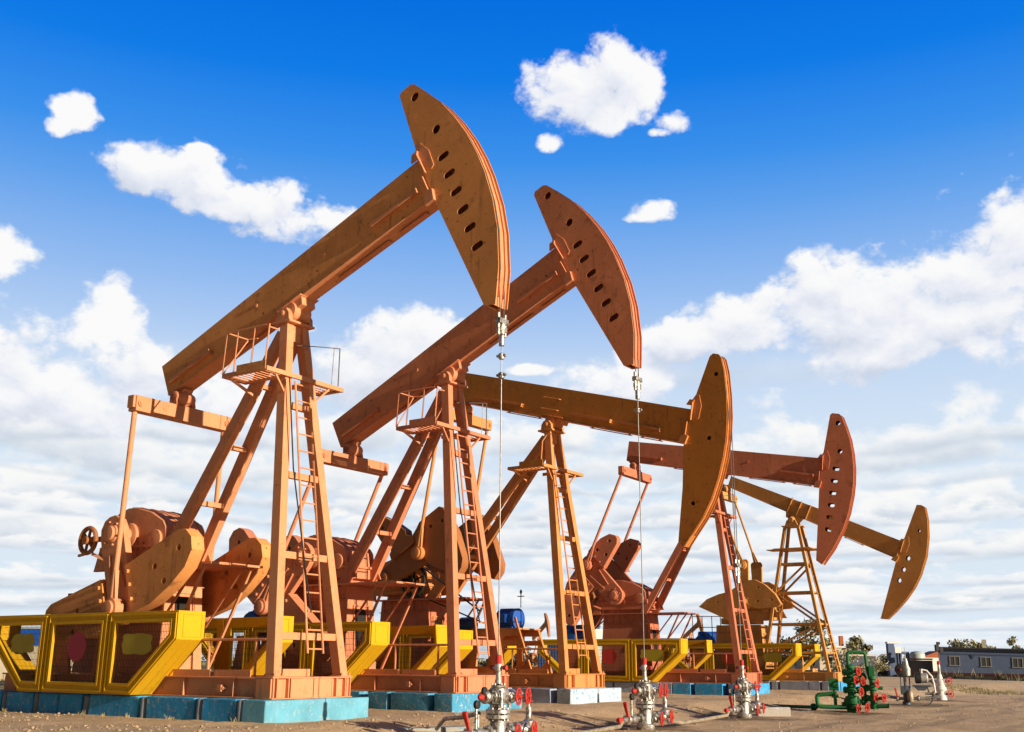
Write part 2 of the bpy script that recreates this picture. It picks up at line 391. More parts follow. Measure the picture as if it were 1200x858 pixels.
def outline_arc(poly):
    """the arc side of a head outline: from the nose at the top round to the nose at the bottom"""
    i0=max(range(len(poly)),key=lambda i:poly[i][1]); i1=min(range(len(poly)),key=lambda i:poly[i][1])
    return poly[i0:i1+1]
def hole_polys(hs):
    o=[]
    for k,u,v in hs: o.append({'c':lambda:circle(u,v,.1,16,.085,.5),'s':lambda:slot(u,v,.27,.135),'r':lambda:circle(u,v,.06,14),'b':lambda:circle(u,v,.1,16)}[k]())
    return o

def mount_three(R,ST):
    # motor mount of the olive ochre unit: two trapezoid frames ahead of the gear box, two blue motors
    po=[(-2.8,.757),(-.47,.757),(-.93,1.95),(-2.6,1.95)]
    h1=[(-1.46,.93),(-.82,.93),(-.68,1.05),(-.66,1.28),(-.82,1.52),(-1.38,1.52),(-1.5,1.35)]; h2=[(-2.5,.93),(-1.7,.93),(-1.7,1.52),(-2.42,1.52)]; h3=[(-1.46,1.66),(-.84,1.66),(-.9,1.78),(-1.46,1.78)]
    s=MB()
    for y in (-.5,.5): s.mesh(holed(po,[h1,h2,h3],y-.04,y+.04))
    s.box(-2.62,-.9,-.55,.55,1.952,1.998); s.bar((-.47,-.56,.8),(-1.05,-.56,2.3),.06,.06); s.box(-2.7,-.5,-.45,.45,.76,.8)
    f=s.build('motor_mount',ST,R,.008)
    s=MB(); s.lathe([(.12,-.36),(.22,-.35),(.29,-.28),(.29,.22),(.31,.23),(.31,.36),(.15,.38)],(-1.62,-.05,2.26),(1,0,0),28)
    for i in range(14): t=2*pi*i/14; s.bar((-1.88,-.05+.295*cos(t),2.26+.295*sin(t)),(-1.41,-.05+.295*cos(t),2.26+.295*sin(t)),.02,.04,up=(0,cos(t),sin(t)))
    s.box(-1.75,-1.49,-.43,-.3,2.16,2.39).box(-1.93,-1.33,-.3,.2,2.0,2.06); m=s.build('motor',M['blue'],R,.006)
    s=MB(); s.lathe([(.1,-.25),(.22,-.24),(.22,.2),(.15,.25)],(-3.0,-.2,2.12),(1,0,0),20); s.box(-3.25,-2.75,-.4,.0,1.85,1.92); s.build('small_motor',M['navy'],R,.006)
    s=MB(); s.box(-3.2,-2.8,-.35,.05,.757,1.85); s.build('motor_post',ST,R,.006)
    s=MB()
    for a,b in (((-4.55,3.9),(-2.35,2.5)),((-4.7,3.05),(-2.2,2.15))): s.bar((a[0],-.64,a[1]),(b[0],-.5,b[1]),.08,.03)
    s.build('drive_belt',M['black'],R)
    s=MB(); s.tube((-1.3,.1,2.6),(-1.3,.1,3.05),.015,8); s.tube((-1.42,.1,2.92),(-1.18,.1,2.92),.015,6); s.lathe([(.03,3.0),(.04,3.06),(.01,3.12)],(-1.3,.1,0)); s.build('vent_pipe',M['slate'],R)

def pumpjack(u, label, steel, headm, kind='std'):
    X,Y,ph,b=UN[u]
    R=thing('pumpjack',label,'pumpjack',(X,Y,0),ph,'pumpjacks standing in a row')
    ST,HM=M[steel],M[headm]
    zb,zs=.379,.754
    zp=ZP if kind!='five' else 7.324
    cb,sb=cos(b),sin(b)
    def B(x,y,z): return (x*cb-z*sb, y, zp+x*sb+z*cb)        # beam frame -> unit frame
    gx={'std':0.,'three':-1.45,'five':1.55}[kind]              # shift of the gear box along the skid
    # ---- skid
    xr={'std':-7.3,'three':-8.6,'five':-5.5}[kind]; xf=.981 if kind!='five' else 1.75
    s=MB()
    for y in (-.93,.93):
        s.box(xr,xf-.42,y-.1,y+.1,zb,zb+.03).box(xr,xf-.42,y-.1,y+.1,zs-.03,zs).box(xr,xf-.42,y-.02,y+.02,zb+.03,zs-.03)
        k=xr+.5
        while k<xf-.6: s.box(k,k+.02,y-.09,y+.09,zb+.03,zs-.03); k+=1.35
    for k in (xr+.1,xr+1.6,-5.,-3.6,-2.2,-1.,0.): s.box(k-.08,k+.08,-.81,.81,zb+.02,zs-.02)
    skid=s.build('skid',ST,R,.006)
    s=MB(); s.box(xf-.42,xf-.05,-1.032,-.93,zb+.02,zs-.02).box(xf-.42,xf-.05,.93,1.032,zb+.02,zs-.02)
    s.box(xf-.43,xf,-1.035,1.035,zs-.02,zs+.004).box(xf-.43,xf,-1.035,1.035,zb+.002,zb+.022).box(xf-.12,xf-.09,-1.03,1.03,zb+.022,zs-.02)
    for y in (-.99,-.9,-.62,-.56,.50,.62,.86,.99): s.box(xf-.09,xf-.012,y-.012,y+.012,zb+.022,zs-.02)
    s.box(xf-.09,xf-.02,-.545,.0,zb+.022,zs-.02).box(xf-.09,xf-.02,.02,.487,zb+.022,zs-.02)
    s.build('end_beam',ST,skid,.005)
    s=MB()
    for y in (-.97,):
        s.box(-1.75,-.72,y-.012,y+.012,zs,zs+.12).box(-.62,.35,y-.012,y+.012,zs,zs+.12)
    s.box(.55,.62,-.45,.25,zs+.004,zs+.14)
    s.build('toe_board',ST,R,.004)
    for kx in (-.35,): 
        s=MB(); s.box(kx-.09,kx+.02,-1.04,-.95,.49,.61); s.lathe([(.035,0),(.035,.04),(.02,.04),(.02,.08)],(kx+.02,-1.0,.55),(1,0,0),10); s.build('anchor_lug',ST,skid,.004)
    if kind!='five':
        # ---- front legs, cross bars, ladder
        zt=7.66
        def legpt(z,sy,out=0.): t=(z-zs)/(zt-zs); return Vector((.81+(-.11-.81)*t, sy*(.868+(.205-.868)*t), z))
        for sy in (-1,1):
            s=MB(); s.bar(legpt(zs+.004,sy),legpt(zt,sy),.185,.22,up=(1,0,0))
            s.box(.66,.97,sy*.868-.14,sy*.868+.14,zs+.005,zs+.03)
            for q in (-.1,.1):
                s.tube((.945,sy*.868+q,zs+.03),(.945,sy*.868+q,zs+.07),.022,8)
            s.build('leg',ST,R,.008)
        for z in (1.475,2.95,4.5,5.92):
            c=legpt(z,1); s=MB(); s.box(c.x-.02,c.x+.085,-c.y+.09,c.y-.09,z-.065,z+.065); s.build('cross_bar',ST,R,.006)
        s=MB(); yl=(-.23,.17) if kind!='three' else (-.42,.0)
        def lp(z,y): t=(z-1.17)/(6.35-1.17); return (1.0-.74*t,y,z)
        for y in yl: s.tube(lp(1.17,y),lp(6.4,y),.022,8)
        k=1.25
        while k<6.35: s.tube(lp(k,yl[0]),lp(k,yl[1]),.016,6); k+=.34
        s.build('ladder',ST,R)
        # ---- rear legs
        fx=-3.05 if kind=='std' else -4.3
        for sy in (-1,1):
            s=MB(); s.bar((fx,sy*.46,2.86),(-.22,sy*.17,7.48),.17,.25,up=(1,0,0.)); s.build('rear_leg',ST,R,.008)
        for t in (.28,.52,.78):
            a=Vector((fx,-.46,2.86)).lerp(Vector((-.22,-.17,7.48)),t); s=MB(); s.box(a.x-.03,a.x+.08,a.y,-a.y,a.z-.05,a.z+.05); s.build('rear_rung',ST,R,.005)
        # ---- top plate and saddle bearing
        s=MB(); s.box(-.40,.12,-.36,.36,zt,zt+.05).box(-.2,-.02,-.12,.12,zt-.35,zt-.003); s.build('top_plate',ST,R,.008)
        s=MB()
        for y in (-.29,.29):
            s.prism([(-.3,zt+.05),(.08,zt+.05),(.06,zt+.2),(-.02,zt+.31),(-.2,zt+.31),(-.28,zt+.2)],y-.055,y+.055)
            s.lathe([(.06,0),(.06,.03),(.03,.04)],(-.11,y+(-.055 if y<0 else .055),zt+.2),(0,-1 if y<0 else 1,0),10)
        s.lathe([(.12,-.24),(.19,-.235),(.21,-.12),(.17,-.05),(.17,.05),(.21,.12),(.19,.235),(.12,.24)],(-.06,0,7.93),(0,1,0),18)
        s.prism([(-.26,.02),(.3,.02),(.34,.215),(-.3,.215)],-.19,.19,B)
        s.prism([(-.34,.19),(.38,.19),(.38,.216),(-.34,.216)],-.27,.27,B)
        s.build('saddle_bearing',ST,R,.008)
    # ---- walking beam
    if kind=='std': poly=[(-3.94,.996),(-3.91,.218),(3.93,.218),(3.93,1.193)]
    elif kind=='three': poly=[(-3.9,1.083),(-3.9,.153),(4.62,.153),(4.62,1.083)]
    else: poly=[(-3.5,.75),(-3.46,.25),(4.83,.25),(4.83,1.0),(1.,.93)]
    bw=.165 if kind!='five' else .14
    v0=poly[1][1]; xe=poly[2][0]
    s=MB(); s.prism(poly,-bw,bw,B)
    beam=s.build('walking_beam',HM,R,.008)
    s=MB(); s.prism([(poly[1][0]+.03,v0-.022),(xe,v0-.022),(xe,v0-.001),(poly[1][0]+.03,v0-.001)],-bw-.035,bw+.035,B); s.build('bottom_flange',ST,beam,.003)
    def strip(a,c,v): 
        s=MB(); s.prism([(a,v),(c,v),(c,v+.02),(a,v+.02)],-bw-.09,-bw-.001,B); s.prism([(a,v+.02),(c,v+.02),(c,v+.07),(a,v+.07)],-bw-.09,-bw-.075,B)
        s.prism([(c-.03,v-.03),(c,v-.03),(c,v+.075),(c-.03,v+.075)],-bw-.12,-bw-.001,B); s.build('angle_bar',ST,beam,.003)
    if kind=='std': strip(-3.72,-2.36,v0+.2); strip(2.45,3.70,v0+.29)
    elif kind=='three':
        for a,c in ((-3.1,-1.2),(.57,2.0),(2.24,3.64)): strip(a,c,v0+.19)
        for v in (.74,.40):
            s=MB(); pts=[B(-.5,-bw,v),B(-.5,-bw-.07,v),B(.09,-bw-.07,v),B(.09,-bw,v)]; s.path([Vector(p) for p in pts],.014,6); s.build('grab_handle',ST,beam)
    else:
        for k in (-.35,.1,.55):
            s=MB(); s.prism([(k,v0),(k+.04,v0),(k+.04,.93),(k,.93)],-bw-.07,-bw-.001,B); s.build('stiffener',ST,beam,.003)
    for k in ((-.9,1.15) if kind=='std' else ()):
        s=MB(); s.lathe([(.045,0),(.045,.02)],B(k,-bw-.001,.74),(0,-1,0),12); s.build('plug',ST,beam)
    for a,c in (((-1.9,-.6),(1.2,2.6),(2.9,3.6)) if kind!='five' else ((2.4,3.3),)):
        s=MB(); s.prism([(a,v0-.07),(c,v0-.07),(c,v0-.05),(a,v0-.05)],.0,.12,B)
        for k in (a+.05,c-.08): s.prism([(k,v0-.05),(k+.03,v0-.05),(k+.03,v0-.022),(k,v0-.022)],.02,.1,B)
        s.build('cable_tray',M['steel2'] if kind!='five' else ST,beam)
    # ---- horse head
    poly,hs={'std':(HEAD,HOLES),'three':(HEAD3,HOLES3),'five':(HEAD5,HOLES5)}[kind]
    th=.195 if kind!='five' else .16
    s=MB()
    for sy in (-1,1):
        y0,y1=(-th,-th+.018) if sy<0 else (th-.018,th)
        s.mesh(holed(poly,hole_polys(hs),y0,y1,B))
    arc=outline_arc(poly); n=len(arc)
    def strip_along(pts,y0,y1,d0,d1):
        nonlocal s
        # curved plate following the arc, d0..d1 metres inside the outline
        nn=[]
        for i in range(len(pts)):
            a=pts[max(i-1,0)];c=pts[min(i+1,len(pts)-1)];dx,dz=c[0]-a[0],c[1]-a[1];l=hypot(dx,dz);nn.append((dz/l,-dx/l))
        inner=[(p[0]+q[0]*d1,p[1]+q[1]*d1) for p,q in zip(pts,nn)]; outer=[(p[0]+q[0]*d0,p[1]+q[1]*d0) for p,q in zip(pts,nn)]
        if sum((o[0]-p[0]) for o,p in zip(inner,outer))>0:
            inner=[(2*p[0]-o[0],2*p[1]-o[1]) for o,p in zip(inner,pts)]; outer=[(2*p[0]-o[0],2*p[1]-o[1]) for o,p in zip(outer,pts)]
        m_=len(pts); vs=[B(p[0],y,p[1]) for y in (y0,y1) for p in outer+inner]
        fs=[]
        for i in range(m_-1):
            fs+=[(i,i+1,2*m_+i+1,2*m_+i),(m_+i,m_+i+1,3*m_+i+1,3*m_+i),(i,i+1,m_+i+1,m_+i),(2*m_+i,2*m_+i+1,3*m_+i+1,3*m_+i)]
        fs+=[(0,m_,3*m_,2*m_),(m_-1,2*m_-1,4*m_-1,3*m_-1)]
        s.faces(vs,fs)
    back=poly[poly.index(arc[-1])+1:]+poly[:1]
    for p,q in zip(back[:-1],back[1:]):
        dx,dz=q[0]-p[0],q[1]-p[1];l=hypot(dx,dz);ox,oz=dz/l*.03,-dx/l*.03
        s.faces([B(p[0]+k*ox,y,p[1]+k*oz) for y in (-th+.018,th-.018) for k in (1,0) ] +[B(q[0]+k*ox,y,q[1]+k*oz) for y in (-th+.018,th-.018) for k in (1,0)],
                [(0,1,5,4),(2,6,7,3),(0,4,6,2),(1,3,7,5),(0,2,3,1),(4,5,7,6)])
    head=s.build('horsehead',HM,R,0)
    s=MB(); strip_along(arc,-th+.018,th-.018,.05,.07)
    for y in (-.075,.075): strip_along(arc[1:-1],y-.016,y+.016,.015,.05)
    s.build('arc_plate',ST,head)
    hx=back[-2][0]
    s=MB(); vt=poly[-1][1]
    s.prism([(hx-.09,vt+.02),(hx+.05,vt+.3),(hx+.15,vt+.3),(hx+.28,vt+.02),(hx+.28,vt-.35),(hx+.2,vt-.4),(hx+.03,vt-.05)],-th-.02,-th-.001,B)
    s.prism([(hx-.16,vt-.02),(hx+.0,vt-.02),(hx+.06,vt+.14),(hx-.08,vt+.14)],-th-.07,-th-.021,B)
    s.prism([(hx+.0,vt+.08),(hx+.03,vt+.08),(hx+.08,vt-.42),(hx+.05,vt-.42)],-th-.09,-th-.021,B)
    s.build('hinge_plate',ST,head,.004)
    s=MB(); s.prism([(hx-.16,.1),(hx+.06,.1),(hx+.1,.34),(hx-.02,.38),(hx-.12,.3)],-th-.08,-th-.001,B); s.prism([(hx-.03,.3),(hx+.0,.3),(hx-.03,.75),(hx-.06,.75)],-th-.05,-th-.001,B); s.build('latch_lug',ST,head,.004)
    # ---- equalizer and pitmans
    hub=(-4.05,3.57) if kind=='std' else ((-5.67,3.54) if kind=='three' else (-2.15,3.75))
    if kind=='std': pin={1:(-3.52,2.03),2:(-5.12,2.36),4:(-5.12,4.74)}[u]
    elif kind=='three': pin=(-4.21,4.22)
    else: pin=(-2.15,5.35)
    E=Vector(B(-3.62,0,v0-.02)); ez=E.z-.52; ex=E.x+.02
    hw=1.33 if kind!='five' else 1.0
    s=MB(); s.bar((ex,-hw+.06,ez),(ex,hw-.06,ez),.26,.33,up=(0,0,1))
    s.box(ex-.1,ex+.1,-hw,-hw+.06,ez-.1,ez+.165).box(ex-.1,ex+.1,hw-.06,hw,ez-.1,ez+.165)
    eq=s.build('equalizer',ST,R,.012)
    for y in (-hw+.16,hw-.16):
        s=MB(); s.lathe([(.07,0),(.07,.03),(.04,.03),(.04,.05)],(ex+.13,y,ez),(1,0,0),10); s.build('end_bolt',ST,eq)
    s=MB(); s.lathe([(.1,-.26),(.13,-.25),(.19,-.1),(.19,.1),(.13,.25),(.1,.26)],(ex,0,ez+.34),(0,1,0),16)
    for y in (-.22,.22): s.prism([(ex-.14,ez+.165),(ex+.14,ez+.165),(ex+.08,ez+.42),(ex-.08,ez+.42)],y-.04,y+.04)
    s.prism([(ex-.09,ez+.4),(ex+.09,ez+.4),(E.x+.2,E.z+.02),(E.x-.2,E.z+.02)],-.13,.13)
    s.build('hanger_bearing',M['steel2'] if u<3 else ST,eq,.006)
    yp=1.2 if kind!='five' else .95
    for sy in (-1,1):
        s=MB(); s.tube((ex,sy*yp,ez-.1),(pin[0],sy*yp,pin[1]),.055 if kind!='five' else .05,12)
        d=(Vector((ex,0,ez))-Vector((pin[0],0,pin[1]))).normalized(); q=Vector((pin[0],sy*yp,pin[1]))
        s.bar(q,q+d*.5,.1,.2,up=(0,1,0),w1=.08,h1=.06) if 0 else None
        s.bar(q+d*.1,q+d*.75,.06,.26,up=(d.z,0,-d.x),w1=.09,h1=.1)
        pt=s.build('pitman',ST,R,.0)
        s=MB(); s.lathe([(.12,-.16),(.2,-.15),(.21,.06),(.15,.07),(.15,.12),(.08,.13)],(pin[0],sy*yp,pin[1]),(0,sy,0),18); s.build('pin_bearing',ST,pt)
    # ---- cranks
    an=atan2(pin[1]-hub[1],pin[0]-hub[0]); ca,sa=cos(an),sin(an)
    def C(x,y,z): return (hub[0]+x*ca-z*sa, y, hub[1]+x*sa+z*ca)
    for sy in (-1,1):
        def Y2(a,c): return (sy*a,sy*c) if sy>0 else (-c,-a)
        s=MB()
        if kind=='five': s.prism([(-.35,-.2),(-.35,.2),(1.75,.27),(1.85,.2),(1.85,-.2),(1.75,-.27)],*Y2(.75,.87),C)
        else: s.prism(ARM if kind=='std' else ARM3,*Y2(.84,.99),C)
        s.lathe([(.2,0),(.2,.04),(.15,.05),(.15,.1),(.07,.11)],C(0,sy*.98,0),(0,sy,0),20)
        for q in range(6): s.tube(C(.25*cos(q*1.05),sy*.98,.25*sin(q*1.05)),C(.25*cos(q*1.05),sy*1.03,.25*sin(q*1.05)),.025,6)
        if kind=='std':
            for t in (-.16,.16): s.bar(C(.45,sy*1.01,t*.7),C(1.25,sy*1.01,t*1.4),.05,.05,up=(0,1,0))
        cr=s.build('crank',ST if kind=='std' else (M['crank3'] if kind=='three' else HM),R,.01)
        if kind=='std':
            for st in (1,-1):
                wg,wh=WING,WHOLES
                if u==4: wg,wh=(WING4A,WH4A) if st<0 else (WING4B,WH4B)
                s=MB(); s.mesh(holed([(a,st*t) for a,t in wg],[circle(a,st*t,.06,14) for a,t in wh],*Y2(.76,1.07),C))
                for q in (1.02,1.3,1.6): s.tube(C(q,sy*1.07,st*.47),C(q,sy*1.125,st*.47),.04,6)
                s.build('counterweight',HM if u==1 else ST,cr,.02)
        elif kind=='three':
            s=MB(); s.mesh(holed(WING3A,[circle(2.3,.55,.055,12),circle(2.75,.5,.055,12),circle(2.5,-.7,.055,12)],*Y2(.78,1.09),C)); s.build('counterweight',M['crank3'],cr,.02)
            s=MB(); s.mesh(holed(WING3B,[circle(.55,1.45,.05,12),circle(.8,1.1,.05,12),circle(.72,.8,.05,12)],*Y2(.78,1.09),C)); s.build('counterweight',M['crank3'],cr,.02)
        else:
            W5=[(-4.34,3.56),(-3.94,3.89),(-3.35,4.10),(-2.85,4.2),(-2.01,4.665),(-1.6,4.69),(-1.14,4.45),(-.69,4.03),(-.45,3.6),(-.6,3.48),(-1.5,3.42),(-1.83,3.5),(-2.99,2.97),(-3.96,3.4)]
            s=MB(); s.mesh(holed(W5,[circle(-3.4,3.75,.05,12),(circle(-1.45,4.35,.05,12)),circle(-1.5,3.75,.05,12),circle(-2.9,3.4,.05,12),circle(-.85,3.8,.05,12)],*Y2(.7,.92))); s.build('counterweight',HM,cr,.02)
    # ---- gear box on its pedestal
    hx0=hub[0]+4.05
    gb=[(-4.95,3.05),(-4.95,3.55),(-4.75,3.9),(-4.5,4.08),(-4.2,4.16),(-3.9,4.14),(-3.45,4.03),(-3.05,3.83),(-2.95,3.7),(-2.9,3.35),(-2.9,3.05)]
    if kind=='five': gb=[(-4.3,2.95),(-4.3,3.3),(-3.9,3.7),(-3.2,3.72),(-2.9,3.5),(-2.9,2.95)]; 
    s=MB(); s.prism([(a+hx0,z) for a,z in gb],-.52,.52); s.box(-5.02+hx0,-2.84+hx0,-.56,.56,3.3,3.36)
    for y in (-.4,-.13,.13,.4): s.prism([(a+hx0+(0 if a<-4 else .0),z+.03) for a,z in gb[2:-2]]+[(-3.0+hx0,3.6),(-4.6+hx0,3.6)],y-.025,y+.025)
    for sy in (-1,1):
        s.lathe([(.26,0),(.26,.08),(.2,.1),(.14,.11),(.14,.34)],(hub[0],sy*.5,hub[1]),(0,sy,0),20)
        s.lathe([(.2,0),(.2,.06),(.1,.07)],(-3.2+hx0,sy*.52,3.45),(0,sy,0),16)
    k=-4.95
    while k<-2.85:
        for y in (-.54,.54): s.tube((k+hx0,y,3.25),(k+hx0,y,3.42),.025,6)
        k+=.19
    for k in (-.45,.45): s.prism([(-2.9+hx0,3.05),(-2.6+hx0,3.05),(-2.9+hx0,3.6)],k-.02,k+.02)
    gear=s.build('gearbox',ST,R,.012)
    pz=2.86; px0,px1=-4.75+hx0*.9,-2.9+hx0*.9
    if kind=='five': px0,px1=-3.7,-1.6; pz=2.75
    s=MB(); s.faces([(px0-.12,-.55,zs),(px1+.16,-.55,zs),(px1+.16,.55,zs),(px0-.12,.55,zs),(px0,-.5,pz),(px1,-.5,pz),(px1,.5,pz),(px0,.5,pz)],[(3,2,1,0),(4,5,6,7),(0,1,5,4),(1,2,6,5),(2,3,7,6),(3,0,4,7)])
    k=px0+.1
    while k<px1: s.box(k,k+.03,-.545,.545,pz-.34,pz-.005); k+=.3
    s.box(px0-.03,px1+.03,-.56,.56,pz-.36,pz-.33)
    s.box(px0+.2,px1-.2,-.42,.42,pz+.045,3.06)
    ped=s.build('pedestal',ST if u!=3 else M['head4'],R,.012)
    def fpl(y,z,o): t=(z-zs)/(pz-zs); return (px1+.16*(1-t)+o,y,z)
    a=1.35; c=2.3
    pts=[(-.2,a+.05),(-.15,a),(.15,a),(.2,a+.05),(.2,c-.06),(.14,c),(-.14,c),(-.2,c-.06)]
    s=MB(); vs=[fpl(y,z,o) for o in (-.02,.006) for y,z in pts]; n=8
    s.faces(vs,[tuple(range(n)),tuple(range(2*n-1,n-1,-1))]+[(i,n+i,n+(i+1)%n,(i+1)%n) for i in range(n)]); s.build('doorway',M['dark'],ped)
    s=MB()
    for p_,q_ in (((-.26,a-.07),(-.26,c+.08)),((.26,a-.07),(.26,c+.08)),((-.26,c+.08),(.26,c+.08))): s.bar(fpl(*p_,.012),fpl(*q_,.012),.03,.05,up=(1,0,0))
    s.build('door_frame',ST,ped)
    # deck in front of the gear box, its struts
    if kind!='five':
        s=MB(); dx0,dx1=px1+.05,px1+1.62
        s.box(px0-.1,dx1,-.68,-.62,pz,pz+.045).box(px0-.1,dx1,.62,.68,pz,pz+.045).box(dx1-.06,dx1,-.62,.62,pz,pz+.045).box(px0-.1,px1+.05,-.62,.62,pz+.003,pz+.04)
        k=dx0
        while k<dx1-.08: s.box(k,k+.07,-.62,.62,pz+.02,pz+.038); k+=.11
        dk=s.build('service_deck',M['steel4'] if u>2 else ST,R)
        for y in (-.6,.6):
            s=MB(); s.bar((dx1-.25,y,pz),(px1+.25,y,zs+.05),.05,.05); s.build('brace',ST,dk)
            s=MB(); s.bar((dx1-.5,y,pz),(px1+.12,y,1.7),.04,.04); s.build('strut',ST,dk)
    # handrail on the skid in front of the guards
    s=MB()
    for k in (-.9,.35): s.tube((k,-.88,zs),(k,-.88,1.41),.024,8)
    s.tube((-1.1,-.88,1.41),(.6,-.88,1.41),.026,8); s.build('handrail',ST,R)
    # ---- motor, pulley, wheel at the back
    mx=xr+.95
    if kind=='three': mount_three(R,ST)
    s=MB(); s.lathe([(.12,-.46),(.3,-.45),(.34,-.36),(.34,.3),(.36,.31),(.36,.5),(.2,.52)],(mx,0,1.98),(0,1,0),24)
    for i in range(12):
        t=2*pi*i/12; s.bar((mx+.345*cos(t),-.34,1.98+.345*sin(t)),(mx+.345*cos(t),.28,1.98+.345*sin(t)),.03,.05,up=(cos(t),0,sin(t)))
    s.box(mx-.14,mx+.14,-.2,.12,2.3,2.46)
    if kind!='three': s.build('motor',M['blue'],R,.008)
    s=MB(); s.prism([(mx-.55,zs),(mx+.55,zs),(mx+.38,1.62),(mx-.38,1.62)],-.45,-.38); s.prism([(mx-.55,zs),(mx+.55,zs),(mx+.38,1.62),(mx-.38,1.62)],.38,.45); s.box(mx-.4,mx+.4,-.5,.5,1.62,1.67)
    if kind!='three': s.build('motor_base',ST,R,.006)
    if kind!='five':
        mx=mx if kind!='three' else -3.0
        wx,wz=(-5.36,3.53) if kind=='std' else (-4.85+0,3.45)
        s=MB(); wy=-.62; rr=.27 if kind=='std' else .47
        s.torus((wx,wy,wz),(0,1,0),rr,.05,28,8); s.lathe([(.09,-.1),(.09,.14)],(wx,wy,wz),(0,1,0),12)
        for i in range(6): t=2*pi*i/6+.3; s.bar((wx,wy,wz),(wx+rr*cos(t),wy,wz+rr*sin(t)),.04,.05,up=(0,1,0))
        s.tube((wx,wy,wz),(-4.7+hx0,-.3,3.6),.06,10); s.build('brake_wheel',M['black'] if kind=='three' else M['crank3'],R)
        s=MB(); s.bar((wx-.25,wy-.02,wz-.32),(wx+.2,wy,wz-.25),.05,.05); s.bar((wx+.2,wy,wz-.3),(-4.85+hx0,-.5,3.1),.05,.06); s.build('brake_lever',ST,R)
        s=MB(); bx=-4.98+hx0; s.prism([(bx-.25,2.86),(bx+.1,2.86),(bx+.05,3.35),(bx-.1,3.35)],-.5,-.42); s.prism([(bx-.25,2.86),(bx+.1,2.86),(bx+.05,3.35),(bx-.1,3.35)],.42,.5); s.build('gear_bracket',ST,gear)
        # belt from the motor up to the gear box
        s=MB(); yb=.62
        for o in (-.12,.12): s.bar((mx,yb,2.05+o*1.4),(-4.75+hx0,yb,3.5+o*3),.1,.02)
        s.lathe([(.44,-.06),(.46,-.05),(.46,.05),(.44,.06)],(-4.75+hx0,yb,3.5),(0,1,0),24); (s.build('drive_belt',M['black'],R) if kind!='three' else s.bm.free())
    # ---- work platform near the post top
    if kind!='five':
        z=6.52; s=MB()
        s.box(.17,.23,-.98,1.2,z-.045,z+.045)                    # front bar
        s.box(-1.05,.16,-.98,-.93,z-.04,z+.05).box(-1.05,-.99,-.93,-.35,z-.04,z+.05)
        s.box(-.99,.16,-.40,-.35,z-.04,z+.03).box(-.75,.16,.42,.47,z-.04,z+.05).box(-.45,.16,1.13,1.2,z-.04,z+.05).box(-.5,-.45,.47,1.2,z-.04,z+.05)
        k=-.95
        while k<.1: s.box(k,k+.04,-.93,-.40,z+.0,z+.018); k+=.13
        k=-.42
        while k<.1: s.box(k,k+.04,.47,1.13,z+.0,z+.018); k+=.13
        for y in (-.7,.8): s.bar((.18,y,z-.06),(.14,y*.42,z-.5),.04,.04)
        s.bar((-.9,-.9,z-.04),(-.75,-.3,z-.35),.05,.05)
        pf=s.build('work_platform',ST,R,.004)
        s=MB(); s.box(-.62,.2,-1.0,-.985,z-.02,z+.16); s.build('kick_plate',HM if u!=2 else ST,pf,.004)
        s=MB(); zz=7.42
        if kind=='three':
            s.path([(-.2,-.5,z+.05),(-.14,-.5,zz-.1),(-.0,-.48,zz+.08),(.15,-.45,zz+.1)],.022,8)
        else:
         for k in (-1.0,-.68,-.2,.2): s.tube((k-.06,-.96,z+.05),(k,-.96,zz),.016,8)
         s.path([(-1.0,-.96,zz),(.1,-.96,zz),(.2,-.96,zz-.06),(.2,-.7,zz-.06)],.016,8)
         s.tube((-1.06,-.95,z+.05),(-1.0,-.4,zz),.015,8); s.path([(-1.0,-.96,zz),(-1.0,-.42,zz),(-.75,-.38,zz)],.016,8)
        s.build('railing',ST,pf)
        s=MB(); s.tube((.2,1.05,z+.06),(.2,1.05,7.4),.012,6); s.path([(.2,-.2,7.16),(.2,.4,7.28),(.2,1.05,7.4)],.01,6); s.tube((.2,.85,z+.06),(.2,.88,7.36),.008,6); (s.build('chain_rail',M['rope'],pf) if kind!='three' else s.bm.free())
        if u in (1,2):
            s=MB(); s.path([(.28,-.42,6.45),(.52,-.4,4.6),(.86,-.22,2.5),(1.0,-.2,1.9)],.014,6); s.build('hanging_cable',M['black'],R)
    # ---- four-legged tower of the tawny unit
    if kind=='five':
        top=7.0
        def tp(z,sx,sy): t=(z-zs)/(top-zs); return Vector((sx*(1.45+(.30-1.45)*t), sy*(.72+(.24-.72)*t)-.1*(1-t), z))
        for sx in (1,-1):
            for sy in (-1,1):
                s=MB(); s.bar(tp(zs+.004,sx,sy),tp(top,sx,sy),.13,.13,up=(1,0,0)); s.build('leg',M['gold'] if sy<0 else M['steel5'],R,.006)
        zs_=[1.55,2.75,4.1,5.35]
        for sy in (-1,1):
            for z in zs_:
                s=MB(); s.bar(tp(z,-1,sy),tp(z,1,sy),.08,.1); s.build('cross_bar',M['gold'],R,.004)
            for a_,c_,fl in ((1.55,2.75,1),(2.75,4.1,-1),(4.1,5.35,1)):
                s=MB(); s.bar(tp(a_,-fl,sy),tp(c_,fl,sy),.07,.08); s.build('diagonal',M['gold'],R,.004)
        for z in zs_:
            for sx in (-1,1):
                s=MB(); s.bar(tp(z,sx,-1),tp(z,sx,1),.07,.08); s.build('cross_bar',M['steel5'],R,.004)
        s=MB()
        for y in (-.12,.2):
            s.tube((1.62,y,zs),(.52,y,6.1),.022,8)
        k=1.0
        while k<6.0: t=(k-zs)/(6.1-zs); s.tube((1.62-1.1*t,-.12,k),(1.62-1.1*t,.2,k),.015,6); k+=.33
        s.build('ladder',M['gold'],R)
